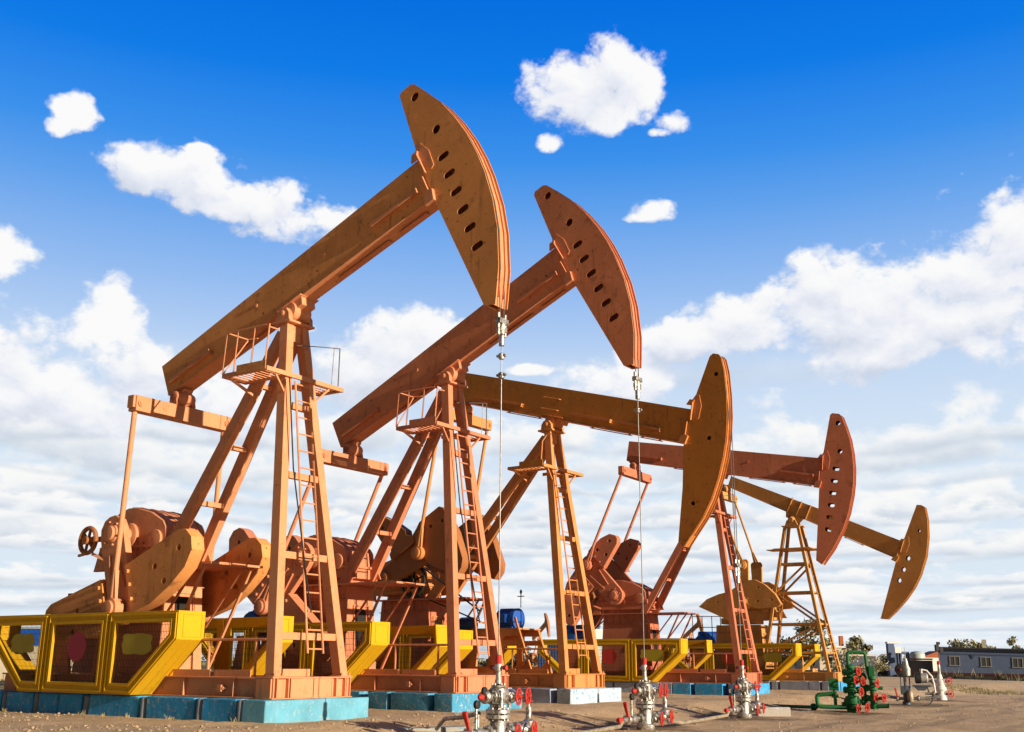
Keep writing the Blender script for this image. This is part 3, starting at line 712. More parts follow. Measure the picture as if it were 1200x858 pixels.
        s=MB(); s.box(-.42,.42,-.38,.38,top,top+.05); s.prism([(-.3,top+.05),(.3,top+.05),(.2,top+.3),(-.2,top+.3)],-.28,-.2); s.prism([(-.3,top+.05),(.3,top+.05),(.2,top+.3),(-.2,top+.3)],.2,.28)
        s.lathe([(.1,-.3),(.18,-.2),(.18,.2),(.1,.3)],(0,0,zp-.02),(0,1,0),16); s.prism([(-.3,0),(.3,0),(.4,.249),(-.4,.249)],-.15,.15,B); s.build('saddle_bearing',ST,R,.006)
        s=MB(); s.box(-.75,.95,-.75,.75,5.98,6.02); s.box(-1.15,-.75,-.5,.3,5.985,6.015); s.build('work_platform',ST,R,.006)
    # ---- bridle and polished rod
    if u in (1,2,3):
        rx={'std':5.075,'three':5.575}[kind]; s=MB(); zc={1:6.72,2:6.95,3:3.35}[u]
        ctop=zc+.22
        # ropes lie in the grooves of the arc and leave it where it turns vertical
        pts=[p for p in arc[1:] if B(p[0],0,p[1])[2]>zp-.05]
        for y in (-.1,.1):
            pp=[B(p[0]-.03,y,p[1]) for p in pts]+[(rx,y*.8,zp-.35),(rx,y*.55,ctop)]
            s.path(pp,.010,6)
        br=s.build('bridle',M['rope'],R)
        s=MB(); s.box(rx-.06,rx+.06,-.13,.13,zc+.1,zc+.2).box(rx-.05,rx+.05,-.1,.1,zc-.04,zc+.05)
        for y in (-.1,.1): s.tube((rx,y,zc-.12),(rx,y,zc+.3),.03,10)
        s.lathe([(.05,-.3),(.05,-.1),(.065,-.1),(.065,.1),(.03,.14)],(rx,0,zc),(0,0,1),12); s.build('carrier_bar',M['chrome'],br,.006)
        s=MB(); s.tube((rx,0,.9),(rx,0,zc),.0105,8); rod=s.build('polished_rod',M['rod'],R)
        for k in ({1:(-.48,-.83),2:(-.55,),3:()}[u]):
            s=MB(); s.lathe([(.03,-.07),(.05,-.06),(.06,-.02),(.06,.03),(.03,.05)],(rx,0,zc+k),(0,0,1),10); s.box(rx-.09,rx+.09,-.03,.03,zc+k-.02,zc+k+.02); s.build('rod_clamp',M['chrome'],rod)
    return R
PJ={}
PJ[1]=pumpjack(1,'largest salmon orange pumpjack in front, its ochre horsehead tilted up over a silver wellhead','steel1','head1')
PJ[2]=pumpjack(2,'brown salmon pumpjack second in the row, its slotted head raised behind the largest one','steel2','head2')
PJ[3]=pumpjack(3,'olive ochre pumpjack with unslotted head tipped down, right of the two raised heads','steel3','head3','three')
PJ[4]=pumpjack(4,'dull red pumpjack with seven see-through slots in its head, behind the olive ochre one','steel4','head4')
PJ[5]=pumpjack(5,'tawny pumpjack on a four legged lattice tower, smallest head low at the row end','steel5','head5','five')

# ------------------------------------------------------------------ yellow guards
def guard(u, side, label, signs, shift=0., three=True):
    X,Y,ph,_=UN[u]
    R=thing('safety_guard',label,'safety guard',(X,Y,0),ph,'yellow safety guards beside the cranks')
    sy=-1 if side=='near' else 1
    yo=1.45
    polys=[[(-3.13+shift,.40),(-2.32+shift,.40),(-1.12+shift,1.41),(-1.12+shift,1.93),(-3.13+shift,1.93)],
           [(-5.12+shift,.40),(-3.16+shift,.40),(-3.16+shift,1.93),(-5.12+shift,1.93)],
           [(-7.13+shift,1.41),(-5.93+shift,.40),(-5.15+shift,.40),(-5.15+shift,1.93),(-7.13+shift,1.93)]]
    for i,po in enumerate(polys[:3 if three else 2]):
        y0,y1=sorted((sy*yo-.035,sy*yo+.035))
        s=MB(); inn=inset(po,.21); s.mesh(holed(po,[inn],y0,y1))
        for a,c,t in ((.035,.07,.02),(.15,.205,.022)):
            yy=sorted((sy*(yo+.035),sy*(yo+.035+t))); s.mesh(holed(inset(po,a),[inset(po,c)],*yy))
        pn=s.build('guard_panel',M['yellow'],R,.004)
        s=MB(); x0=min(p[0] for p in inn);x1=max(p[0] for p in inn);z0=min(p[1] for p in inn);z1=max(p[1] for p in inn)
        def span(x):
            zz=[]
            for k in range(len(inn)):
                p,q=inn[k],inn[(k+1)%len(inn)]
                if (p[0]-x)*(q[0]-x)<=0 and abs(p[0]-q[0])>1e-6: zz.append(p[1]+(q[1]-p[1])*(x-p[0])/(q[0]-p[0]))
            return (min(zz),max(zz)) if len(zz)>1 else None
        def spanz(z):
            xx=[]
            for k in range(len(inn)):
                p,q=inn[k],inn[(k+1)%len(inn)]
                if (p[1]-z)*(q[1]-z)<=0 and abs(p[1]-q[1])>1e-6: xx.append(p[0]+(q[0]-p[0])*(z-p[1])/(q[1]-p[1]))
            return (min(xx),max(xx)) if len(xx)>1 else None
        k=x0+.02; yw=sy*yo
        while k<x1-.01:
            q=span(k)
            if q: s.box(k-.0028,k+.0028,yw-.003,yw+.003,*q)
            k+=.045
        k=z0+.03
        while k<z1-.01:
            q=spanz(k)
            if q: s.box(*q,yw+.004,yw+.01,k-.003,k+.003)
            k+=.13
        s.build('wire_mesh',M['mesh'],pn)
        if signs and i<len(signs) and signs[i]:
            kind,cx,cz,w,h,mt=signs[i]
            if kind=='oval': po2=[(cx+w/2*cos(t*2*pi/24)*(1+.04*sin(t*1.9)),cz+h/2*sin(t*2*pi/24)) for t in range(24)]
            else:
                po2=[]
                for t in range(40):
                    a=2*pi*t/40; r=1/max(abs(cos(a))**6+abs(sin(a))**6,1e-6)**(1/6); r*=1+.05*sin(a*7+cx)
                    po2.append((cx+w/2*r*cos(a),cz+h/2*r*sin(a)))
            s=MB(); s.prism(po2,*sorted((sy*(yo+.012),sy*(yo+.02)))); s.build('sign_plate',M[mt],pn)
    # end boxing: upright plate and sloping plate, front and back
    for xa,xb,dr in ((-1.12+shift,-2.32+shift,1),(-7.13+shift,-5.93+shift,-1)):
        if dr<0 and not three: continue
        s=MB(); ya,yb=sorted((sy*1.415,sy*.85))
        s.box(min(xa-.05*dr,xa),max(xa-.05*dr,xa),ya,yb,1.41,1.93)
        e=.002
        for (z0,z1,w0,w1) in ((1.45,1.48,ya+.05,yb-.05),(1.86,1.89,ya+.05,yb-.05)): s.box(min(xa,xa+.012*dr)+e*0,max(xa,xa+.012*dr),w0,w1,z0,z1)
        for w0,w1 in ((ya+.05,ya+.08),(yb-.08,yb-.05)): s.box(min(xa,xa+.012*dr),max(xa,xa+.012*dr),w0,w1,1.48,1.86)
        o=.04*dr
        s.faces([(xa,ya,1.405),(xa,yb,1.405),(xb,yb,.40),(xb,ya,.40),(xa-o,ya,1.45),(xa-o,yb,1.45),(xb-o*1.5,yb,.45),(xb-o*1.5,ya,.45)],[(0,1,2,3),(7,6,5,4),(0,4,5,1),(1,5,6,2),(2,6,7,3),(3,7,4,0)])
        dxn,dzn=.64*dr,-.76
        for q in (.3,.62):
            yq=ya+(yb-ya)*q; s.faces([(xa+dxn*k,yq+w,1.405+dzn*k) for w in (-.012,.012) for k in (0,.008)]+[(xb+dxn*k,yq+w,.40+dzn*k) for w in (-.012,.012) for k in (0,.008)],[(0,1,5,4),(2,6,7,3),(1,3,7,5),(0,2,3,1),(4,5,7,6)])
        s.build('end_panel',M['yellow'],R,.004)
    return R
guard(1,'near','large yellow mesh guard with a maroon oval plate, in front of the largest pumpjack',
      [('blob',-2.27,1.33,.86,.38,'olive'),('oval',-4.13,1.285,.60,.57,'maroon'),('blob',-5.98,1.355,.8,.38,'olive')])
guard(1,'far','yellow mesh guard seen between the legs of the largest pumpjack, on its far side',None)
guard(2,'near','yellow mesh guard without visible plates, between the largest pumpjack and the second one',None)
guard(2,'far','yellow mesh guard on the far side of the second pumpjack, behind its legs',None)
guard(3,'near','yellow mesh guard beside the olive ochre pumpjack, behind the second pumpjack legs',None,-1.2)
guard(3,'far','yellow mesh guard on the far side of the olive ochre pumpjack, by the grey tanks',None,-1.2)
guard(4,'near','yellow mesh guard with a scarlet round plate, in front of the dull red pumpjack',
      [('blob',-2.28,1.34,.92,.42,'olive'),('oval',-4.04,1.30,.62,.56,'scarlet'),None])
guard(4,'far','yellow mesh guard on the far side of the dull red pumpjack, showing its sloping end',None)
guard(5,'near','smallest yellow mesh guard in front of the tawny lattice tower pumpjack, plates half hidden',
      [('blob',-.75,1.34,.8,.4,'olive'),('oval',-2.75,1.32,.62,.56,'scarlet'),None],1.45)
guard(5,'far','yellow mesh guard on the far side of the tawny lattice tower pumpjack',None,1.45)

# ------------------------------------------------------------------ foundation blocks
NTH=['front end','second','third','fourth','fifth','sixth','seventh','eighth','ninth']
WHOSE={1:'largest pumpjack',2:'second pumpjack',3:'olive ochre pumpjack',4:'dull red pumpjack',5:'tawny tower pumpjack'}
BL={1:([(.58,1.15),(-.45,.42),(-2.0,-.67),(-3.73,-2.25),(-4.725,-3.97),(-5.4,-4.76),(-6.53,-5.6),(-7.7,-6.73)],['blk1f']+['blk1']*7,'deep blue'),
    2:([(.635,1.13),(-.62,.45),(-1.3,-.71),(-2.6,-1.56),(-4.2,-2.75),(-6.,-4.4)],['blk2']*6,'worn blue'),
    3:([(.86,1.31),(-.6,.68),(-2.1,-.8),(-3.8,-2.3)],['blk3','blk4','blk4','blk4'],'peeling pale blue'),
    4:([(.63,1.13),(-.72,.34),(-1.58,-.87),(-2.1,-1.6),(-2.9,-2.12),(-3.91,-2.92),(-5.3,-4.0),(-6.8,-5.5)],['blk1','blk1','blk1','blk4','blk4','blk4','blk4','blk4'],'pale or bright blue'),
    5:([(1.57,1.99),(1.27,1.57),(.72,1.19),(-.54,.70),(-.92,-.66),(-2.3,-1.0),(-3.8,-2.5)],['blk1','blk4','blk4','blk4','blk4','blk4','blk4'],'lilac blue')}
for u,(sp,mats,word) in BL.items():
    X,Y,ph,_=UN[u]
    for i,((a,c),mt) in enumerate(zip(sp,mats)):
        s=MB(); y1=1.336 if i==0 else -.75
        n=6
        # slightly uneven cast block
        bm2=bmesh.new(); bmesh.ops.create_cube(bm2,size=1.,matrix=Matrix.Translation(((a+c)/2,(-1.336+y1)/2,.02))@Matrix.Diagonal((c-a,y1+1.336,.718,1)))
        bmesh.ops.subdivide_edges(bm2,edges=bm2.edges,cuts=5,use_grid_fill=True)
        for v in bm2.verts:
            k=noise.noise(Vector((v.co.x*2.1+u*9,v.co.y*2.1+i*3,v.co.z*3))); q=.012 if u in(1,4,5) else .02
            v.co+=Vector((k*q*.6,k*q,(noise.noise(Vector((v.co.x*3,v.co.y*3,u+i)))*q) if v.co.z>.2 else 0))
            if i>0 and u!=1: v.co.y+=random.uniform(0,.0)
        me=bpy.data.meshes.new('t'); bm2.to_mesh(me); bm2.free(); s.mesh(me); bpy.data.meshes.remove(me)
        o=s.build('foundation_block',M[mt],None,.02,50); o.location=(X,Y,0); o.rotation_euler=(0,0,ph)
        w='pale' if mt in('blk3','blk4') else ('worn blue' if mt=='blk2' else 'bright blue')
        pos='wide block under the front end beam' if i==0 else f'{NTH[i]} block back from the front end'
        tag(o,f'{w} concrete {pos} of the {WHOSE[u]}','concrete block',group=f'foundation blocks under the {WHOSE[u]}')
for i,(k,z1) in enumerate(((.50,.37),(-.56,.375),(-2.12,.37),(-3.85,.36),(-5.5,.37),(-6.63,.37))):
    s=MB(); s.lathe([(.075,-.3),(.08,-.1),(.075,z1-.02),(.06,z1)],(k,-1.27,0),(0,0,1),14); o=s.build('support_pile',M['pile']); X,Y,ph,_=UN[1]; o.location=(X,Y,0); o.rotation_euler=(0,0,ph)
    tag(o,'grey blue round pile in the '+['first','second','third','fourth','fifth','sixth'][i]+' gap from the front between bright blue blocks','pile',group='piles between the blue blocks')

# ------------------------------------------------------------------ well heads
def wheel(s,c,axis,R=.13,r=.016):
    s.torus(c,axis,R,r,20,6); c=Vector(c);d=Vector(axis).normalized();a=d.cross(Vector((0,0,1))).normalized();b_=d.cross(a)
    for i in range(5):
        t=2*pi*i/5+.4; s.bar(c,c+(a*cos(t)+b_*sin(t))*R,.022,.014,up=d)
    s.lathe([(.035,-.03),(.035,.03),(.015,.06)],c,d,10)
def flange(s,c,axis,r,t,n=18,bolts=8):
    c=Vector(c);d=Vector(axis).normalized(); s.lathe([(r*.93,-t/2),(r,-t/2+.008),(r,t/2-.008),(r*.93,t/2)],c,d,n)
    a=d.cross(Vector((0,0,1)))
    if a.length<1e-3:a=Vector((1,0,0))
    a.normalize();b_=d.cross(a)
    for i in range(bolts):
        k=2*pi*i/bolts; q=c+(a*cos(k)+b_*sin(k))*r*.8; s.tube(q-d*(t/2+.03),q+d*(t/2+.03),.016,6)
ROWA=atan2(.836,.549)
def wellhead(loc,label,rz=ROWA,full=True):
    R=thing('wellhead',label,'wellhead',loc,rz,'silver wellheads with red handwheels')
    s=MB(); s.lathe([(.17,0),(.19,.03),(.19,.11),(.14,.13),(.135,.40),(.15,.42)],(0,0,0)); s.lathe([(.21,-.3),(.21,0)],(0,0,0))
    flange(s,(0,0,.46),(0,0,1),.20,.07,20,10); flange(s,(0,0,.54),(0,0,1),.20,.07,20,10); s.lathe([(.13,.57),(.10,.64),(.10,.72),(.14,.74),(.14,.9),(.09,.93),(.06,.96)])
    s.build('casing_head',M['chrome'],R,.004)
    s=MB(); s.lathe([(.13,-.16),(.15,-.08),(.15,.08),(.13,.16)],(0,0,.77),(1,0,0)); flange(s,(-.2,0,.77),(1,0,0),.12,.05,16,6); flange(s,(.2,0,.77),(1,0,0),.12,.05,16,6)
    s.tube((-.35,0,.77),(.42,0,.77),.07,14); s.lathe([(.1,-.08),(.12,0),(.1,.08)],(.36,0,.77),(1,0,0)); s.lathe([(.09,-.06),(.11,0),(.09,.06)],(-.38,0,.77),(1,0,0))
    flange(s,(0,0,.66),(0,0,1),.13,.04,16,6); flange(s,(0,0,.93),(0,0,1),.12,.04,16,6)
    s.tube((-.12,-.14,.6),(-.12,-.14,.86),.03,8); s.tube((.14,-.12,.6),(.14,-.12,.84),.03,8); s.build('master_tee',M['chrome'],R,.003)
    s=MB(); s.tube((0,0,.95),(0,0,1.30),.042,12); s.lathe([(.06,.96),(.06,1.02),(.05,1.04)]); s.lathe([(.055,1.16),(.06,1.18),(.06,1.26),(.05,1.28)]); s.tube((0,-.11,1.22),(0,.11,1.22),.028,10); st=s.build('stuffing_box',M['silver'],R)
    s=MB(); s.lathe([(.045,1.28),(.05,1.3),(.05,1.4),(.03,1.42)]); s.build('stuffing_cap',M['red'],st)
    s=MB(); s.tube((0,-.16,1.22),(0,-.10,1.22),.038,10); s.build('end_cap',M['red'],st)
    s=MB(); s.tube((0,.10,1.22),(0,.16,1.22),.038,10); s.build('end_cap',M['red'],st)
    for (cx,cz,cy) in ((.24,.77,-.22),(.62,.77,-.16),(.1,.22,-.30),(.72,.24,-.22)):
        s=MB(); s.tube((cx,cy+.22,cz),(cx,cy-.02,cz),.03,10); s.lathe([(.07,0),(.07,.1),(.04,.12)],(cx,cy+.2,cz),(0,-1,0)); v=s.build('valve_stem',M['chrome'],R)
        s=MB(); wheel(s,(cx,cy-.02,cz),(.25,-1,0),.125); s.build('handwheel',M['red'],v)
    s=MB(); s.tube((.14,0,.24),(1.0,0,.24),.055,12); flange(s,(.3,0,.24),(1,0,0),.12,.05,16,6); flange(s,(.52,0,.24),(1,0,0),.12,.05,16,6); s.lathe([(.08,-.13),(.12,-.06),(.12,.06),(.08,.13)],(.72,0,.24),(1,0,0))
    s.lathe([(.08,0),(.1,.03),(.1,.1),(.05,.14),(.05,.3),(.03,.34)],(.92,0,.26)); s.tube((.92,0,.6),(.92,0,.66),.02,8); s.tube((.92,0,.24),(1.12,0,.12),.05,10); s.build('right_outlet',M['chrome'],R)
    s=MB(); s.torus((.92,0,.68),(0,0,1),.07,.012,16,6); s.bar((.85,0,.68),(.99,0,.68),.02,.012); s.build('handwheel',M['red'],R)
    s=MB(); s.tube((-.14,0,.23),(-1.05,0,.23),.05,12); flange(s,(-.3,0,.23),(1,0,0),.11,.05,16,6); flange(s,(-.82,0,.23),(1,0,0),.1,.04,16,6); s.lathe([(.07,-.1),(.09,0),(.07,.1)],(-.55,0,.23),(1,0,0)); s.tube((-.62,0,.25),(-.62,0,.6),.022,8); s.tube((-.42,.1,.25),(-.42,.1,.5),.02,8); s.build('left_outlet',M['chrome'],R)
    s=MB(); s.lathe([(.05,-.02),(.065,-.01),(.065,.04),(.04,.05)],(-.62,0,.66),(0,-1,0)); s.tube((-.62,0,.6),(-.62,0,.62),.02,8); s.build('pressure_gauge',M['black'],R)
    s=MB(); s.bar((-.86,-.04,.28),(-1.02,-.06,.56),.04,.03,w1=.07,h1=.05); s.lathe([(.045,0),(.055,.1),(.04,.16)],(-1.05,0,.23),(-1,0,0),12); s.build('lever',M['red'],R)
    s=MB(); s.lathe([(.05,0),(.065,.01),(.065,.05)],(-.44,0,.86),(0,-1,0)); s.tube((-.44,0,.77),(-.44,0,.82),.02,8); s.build('pressure_gauge',M['black'],R)
    s=MB(); s.lathe([(.05,0),(.05,.06),(.02,.1)],(-.46,0,.77),(-1,0,0),10); s.build('plug',M['red'],R)
    return R
W1=(-.19,18.29); 
def wl(u,x): a=world(u,x,0.); return (a[0],a[1],GL)
w1,w2,w3=wl(1,5.075),wl(2,5.075),wl(3,5.575)
wellhead(w1,'silver wellhead with red handwheels under the largest horsehead, cut by the picture edge')
wellhead(w2,'silver wellhead with red handwheels under the rod of the brown salmon raised horsehead')
wellhead(w3,'silver wellhead with red handwheels in front of the dull red post legs')
def pipe(name,pts,r,mt,label,cat='pipe',group=None):
    s=MB(); s.path(pts,r,10); o=s.build(name,M[mt]); tag(o,label,cat,group)
rd=Vector((.549,.836,0))
a=Vector(w1)+rd*1.1;c=Vector(w2)-rd*1.25
pipe('flowline_pipe',[a+Vector((0,0,.14)),a+rd*.4+Vector((.1,0,.08)),a.lerp(c,.5)+Vector((.12,-.05,.09)),c+Vector((.05,0,.12)),c+rd*.25+Vector((0,0,.22))],.04,'brass','dull cream pipe on the dirt between the first and second silver wellheads','pipe','pipes lying between wellheads')
a=Vector(w2)+rd*1.1;c=Vector(w3)-rd*1.25
pipe('flowline_pipe',[a+Vector((0,0,.14)),a+rd*.4+Vector((.1,0,.08)),a.lerp(c,.5)+Vector((.1,0,.09)),c+Vector((.05,0,.12)),c+rd*.25+Vector((0,0,.22))],.04,'brass','dull cream pipe on the dirt between the second and third silver wellheads','pipe','pipes lying between wellheads')
a=Vector(w1)-rd*.2
pipe('flowline_pipe',[a+Vector((-.2,.35,.5)),a+Vector((-.5,.7,.42)),a+Vector((-.8,1.0,.38)),a+Vector((-.95,1.3,.2))],.035,'silver','silver pipe running left from the first wellhead over the sand','pipe','pipes lying between wellheads')
# blue kerb round the first cellar
s=MB(); 
for k,(p0,p1) in enumerate((((-2.35,19.5),(-.85,20.55)),)): s.bar((p0[0],p0[1],-.21),(p1[0],p1[1],-.21),.3,.26)
o=s.build('cellar_kerb',M['blk2'],None,.02); tag(o,'low worn blue concrete kerb left of the first wellhead at the picture bottom','kerb')
s=MB(); cpt=Vector(w3)+rd*1.9; s.bar(cpt+Vector((-.4,-.05,.1)),cpt+Vector((.5,.1,.1)),.2,.24); o=s.build('cellar_kerb',M['blk3'],None,.02); tag(o,'short pale blue concrete kerb right of the third wellhead','kerb')

# ------------------------------------------------------------------ green manifold
def manifold(loc,rz):
    R=thing('valve_manifold','tall green pipe manifold with many red handwheels near the row end','valve manifold',loc,rz)
    s=MB(); s.lathe([(.15,0),(.17,.02),(.17,.08),(.12,.1),(.12,.2),(.19,.24),(.22,.34),(.19,.44),(.12,.47),(.12,.55),(.17,.57),(.17,.66),(.12,.68),(.12,.78),(.19,.82),(.19,.94),(.12,.97),(.12,1.04),(.17,1.06),(.17,1.14),(.1,1.17),(.1,1.22),(.14,1.23),(.14,1.29),(.06,1.33)],(0,0,0),(0,0,1),20)
    for z in (.3,.62,.9,1.1): flange(s,(-.17,0,z),(1,0,0),.1,.06,14,6); flange(s,(.17,0,z),(1,0,0),.1,.06,14,6); s.tube((-.24,0,z),(.3,0,z),.055,10)
    s.build('valve_column',M['green'],R,.004)
    s=MB(); s.lathe([(.1,.1),(.1,.3),(.15,.33),(.15,.45),(.09,.48),(.09,.6),(.14,.63),(.14,.74),(.09,.77),(.09,.9),(.13,.93),(.13,1.0),(.08,1.03)],(.58,.05,0),(0,0,1),18)
    s.lathe([(.08,.2),(.08,.9),(.12,.93),(.12,1.0),(.06,1.1)],(.32,.12,0),(0,0,1),16)
    for z in (.4,.68): s.tube((.25,.1,z),(.85,.05,z),.05,10); flange(s,(.42,.08,z),(1,0,0),.1,.05,14,6)
    s.build('valve_column',M['green'],R,.004)
    def rnd(pts,r):
        o=[Vector(pts[0])]
        for i in range(1,len(pts)-1):
            p=Vector(pts[i]);a=Vector(pts[i-1]);c=Vector(pts[i+1]);d0=(a-p).normalized()*r;d1=(c-p).normalized()*r
            for k in range(5): t=k/4; o.append((p+d0)*(1-t)**2+p*2*t*(1-t)+(p+d1)*t*t)
        return o+[Vector(pts[-1])]
    s=MB(); s.path(rnd([(-.05,0,1.28),(-.05,0,1.68),(.44,.05,1.66),(.46,.08,1.2),(.52,.1,.9)],.1),.045,12); s.build('loop_pipe',M['green'],R)
    s=MB(); s.path(rnd([(-.48,-.05,.52),(-.98,-.05,.47),(-.96,-.1,.16),(-.1,0,.14)],.1),.06,12); s.build('loop_pipe',M['green'],R)
    s=MB(); s.tube((.4,.05,.17),(.95,-.05,.2),.06,12); s.lathe([(.06,0),(.07,.03)],(.95,-.05,.2),(1,-.05,0)); s.tube((-.3,0,.22),(-.05,0,.22),.07,10); s.build('outlet_pipe',M['green'],R)
    s=MB(); s.path([(-1.0,.3,.12),(-2.4,1.6,.1),(-3.6,2.7,.12)],.05,10); flange(s,(-1.1,.4,.12),(-1,1,0),.11,.06,14,6); s.build('feed_pipe',M['green'],R)
    s=MB(); s.tube((-.47,0,.1),(-.47,0,.66),.05,10); s.box(-.62,-.36,-.14,.16,.64,.93); flange(s,(-.47,0,.45),(0,0,1),.1,.05,14,6); s.build('valve_box',M['green'],R,.01)
    s=MB(); s.box(.5,.66,-.05,.25,.99,1.28); s.build('valve_box',M['green'],R,.01)
    for cx,cy,cz in ((.22,-.22,1.14),(.14,-.26,.89),(.32,-.2,.87),(.26,-.3,.58),(.15,-.3,.13),(.39,-.28,.15),(.64,-.2,.44),(.86,-.15,.42),(.70,-.2,.82)):
        s=MB(); s.tube((cx,cy+.3,cz),(cx,cy,cz),.028,8); v=s.build('valve_stem',M['chrome'],R)
        s=MB(); wheel(s,(cx,cy,cz),(1,-.55,0),.115,.017); s.build('handwheel',M['red'],v)
    return R
manifold((9.79,32.25,GL),-.3)

# ------------------------------------------------------------------ belt driven well unit and white well head
def belt_unit(loc,rz):
    R=thing('well_drive_unit','small dark well drive with black flywheel, grey motor and looping white hose','well drive unit',loc,rz)
    s=MB(); s.lathe([(.14,0),(.14,.1),(.1,.12),(.1,.5),(.13,.52),(.13,.6),(.06,.64)],(0,0,0)); s.box(-.16,.16,-.12,.12,.34,.62); s.tube((0,0,.6),(0,0,1.0),.05,10); s.build('drive_column',M['slate'],R,.01)
    s=MB(); s.tube((-.14,0,.6),(-.14,0,1.05),.02,8); s.tube((.15,0,.6),(.15,0,1.05),.02,8); s.build('support_rods',M['slate'],R)
    s=MB(); s.lathe([(.03,-.05),(.17,-.05),(.2,-.03),(.2,.03),(.17,.05),(.03,.05)],(-.12,-.14,1.17),(0,1,0),24); fw=s.build('flywheel',M['black'],R)
    s=MB(); s.lathe([(.035,0),(.03,.04)],(-.12,-.19,1.17),(0,-1,0),10); s.build('hub',M['red'],fw)
    s=MB(); s.lathe([(.07,.92),(.13,.97),(.14,1.2),(.09,1.3),(.07,1.42),(.04,1.55)],(.08,0,0),(0,0,1),16); s.tube((.08,0,1.5),(.08,0,1.95),.012,6); s.build('gear_head',M['silver'],R,.004)
    s=MB(); s.lathe([(.16,-.16),(.19,-.14),(.19,.02),(.16,.04)],(.5,0,.9),(1,0,0),20); s.build('motor_fan',M['black'],R)
    s=MB(); s.lathe([(.17,0),(.17,.2),(.12,.24)],(.52,0,.9),(1,0,0),20); s.tube((.56,0,1.05),(.56,0,1.2),.05,10); s.build('motor',M['silver'],R,.003)
    s=MB(); s.box(.25,.82,-.18,.18,.6,.66); s.prism([(.3,.6),(.75,.6),(.62,.48),(.4,.48)],-.15,.15); s.bar((.7,-.1,.6),(.75,-.1,.42),.05,.05); s.build('motor_shelf',M['slate'],R,.006)
    s=MB(); s.path([(.58,0,1.18),(.75,.02,1.14),(.9,.02,.95),(.95,.02,.7),(.96,0,.4)],.028,8); s.build('hose',M['white'],R)
    s=MB(); s.path([(.86,0,.34),(.84,-.05,.15),(.72,-.1,.02),(.55,-.2,-.01)],.02,8); s.build('cable',M['black'],R)
    s=MB(); s.path([(-.75,0,.1),(-.72,0,.24),(-.55,0,.26),(-.2,0,.2),(.5,0,.22),(1.1,.02,.28)],.05,10); flange(s,(-.3,0,.21),(1,0,0),.1,.05,12,6); flange(s,(.4,0,.22),(1,0,0),.1,.05,12,6); s.build('flow_pipe',M['chrome'],R)
    s=MB(); s.bar((-.3,-.1,.26),(-.36,-.1,.56),.06,.05); s.build('lever',M['red'],R)
    s=MB(); s.lathe([(.09,.05),(.11,.2),(.1,.36),(.06,.42)],(.12,-.1,.05),(0,0,1),14); s.build('oil_pot',M['brass'],R)
    return R
belt_unit((13.75,39.12,GL),-.25)
def white_well(loc,rz):
    R=thing('wellhead','bright white wellhead with red cap, farthest right beside the dark drive unit','wellhead',loc,rz,'silver wellheads with red handwheels')
    s=MB(); s.lathe([(.17,0),(.2,.02),(.2,.2),(.15,.23),(.15,.36),(.2,.38),(.2,.5),(.15,.53),(.18,.62),(.18,.75),(.12,.8),(.09,.9),(.06,1.0)],(0,0,0),(0,0,1),18); flange(s,(0,0,.42),(0,0,1),.22,.05,16,8); s.build('casing_head',M['white'],R,.004)
    s=MB(); s.lathe([(.06,.98),(.05,1.1),(.06,1.12),(.05,1.35)]); s.build('stuffing_box',M['silver'],R)
    s=MB(); s.lathe([(.05,1.35),(.06,1.37),(.06,1.46),(.03,1.5)]); s.build('stuffing_cap',M['red'],R)
    s=MB(); s.tube((-.5,0,.72),(.3,0,.72),.05,10); s.tube((-.6,0,.25),(.36,0,.25),.05,10); flange(s,(-.28,0,.72),(1,0,0),.1,.05,12,6); flange(s,(-.28,0,.25),(1,0,0),.1,.05,12,6); s.build('outlet_pipe',M['chrome'],R)
    for cx,cz in ((.32,.74),(.34,.26)):
        s=MB(); s.tube((cx-.1,0,cz),(cx,-.12,cz),.025,8); v=s.build('valve_stem',M['chrome'],R)
        s=MB(); wheel(s,(cx,-.13,cz),(.4,-1,0),.12,.018); s.build('handwheel',M['red'],v)
    return R
white_well((16.94,44.25,GL),-.25)

# ------------------------------------------------------------------ plants
def blades(s,cx,cy,cz,r,h,n,lean=.4):
    for _ in range(n):
        a=random.random()*6.28;rr=r*random.random()**.6;x=cx+rr*cos(a);y=cy+rr*sin(a);hh=h*random.uniform(.5,1.1);w=.012+.01*random.random();b_=random.random()*6.28
        dx,dy=cos(b_)*hh*lean*random.random(),sin(b_)*hh*lean*random.random()
        s.faces([(x-w*sin(b_),y+w*cos(b_),cz-.03),(x+w*sin(b_),y-w*cos(b_),cz-.03),(x+dx*.5,y+dy*.5,cz+hh*.6),(x+dx,y+dy,cz+hh)],[(0,1,2),(1,3,2)] if 0 else [(0,1,2),(0,2,3)])
def foliage(s,c,rx,ry,rz,n,leaf,seed):
    rnd=random.Random(seed); cl=[]
    for _ in range(max(7,n//90)):
        a=rnd.random()*6.28;u_=rnd.uniform(-.8,1);r=(1-u_*u_*.8)**.5*rnd.uniform(.35,.95); cl.append((c[0]+rx*r*cos(a),c[1]+ry*r*sin(a),c[2]+rz*u_*.9,rnd.uniform(.22,.5)))
    for _ in range(n):
        q=cl[rnd.randrange(len(cl))]; d=Vector((rnd.gauss(0,1),rnd.gauss(0,1),rnd.gauss(0,1))).normalized()*rnd.random()**.5
        p=Vector((q[0]+d.x*rx*q[3],q[1]+d.y*ry*q[3],q[2]+d.z*rz*q[3]*.9))
        e=Vector((rnd.gauss(0,1),rnd.gauss(0,1),rnd.gauss(0,1))).normalized();f_=e.cross(Vector((rnd.gauss(0,1),rnd.gauss(0,1),1))).normalized();k=leaf*rnd.uniform(.6,1.3)
        s.faces([p-e*k,p-f_*k*.6,p+e*k,p+f_*k*.6],[(0,1,2,3)])
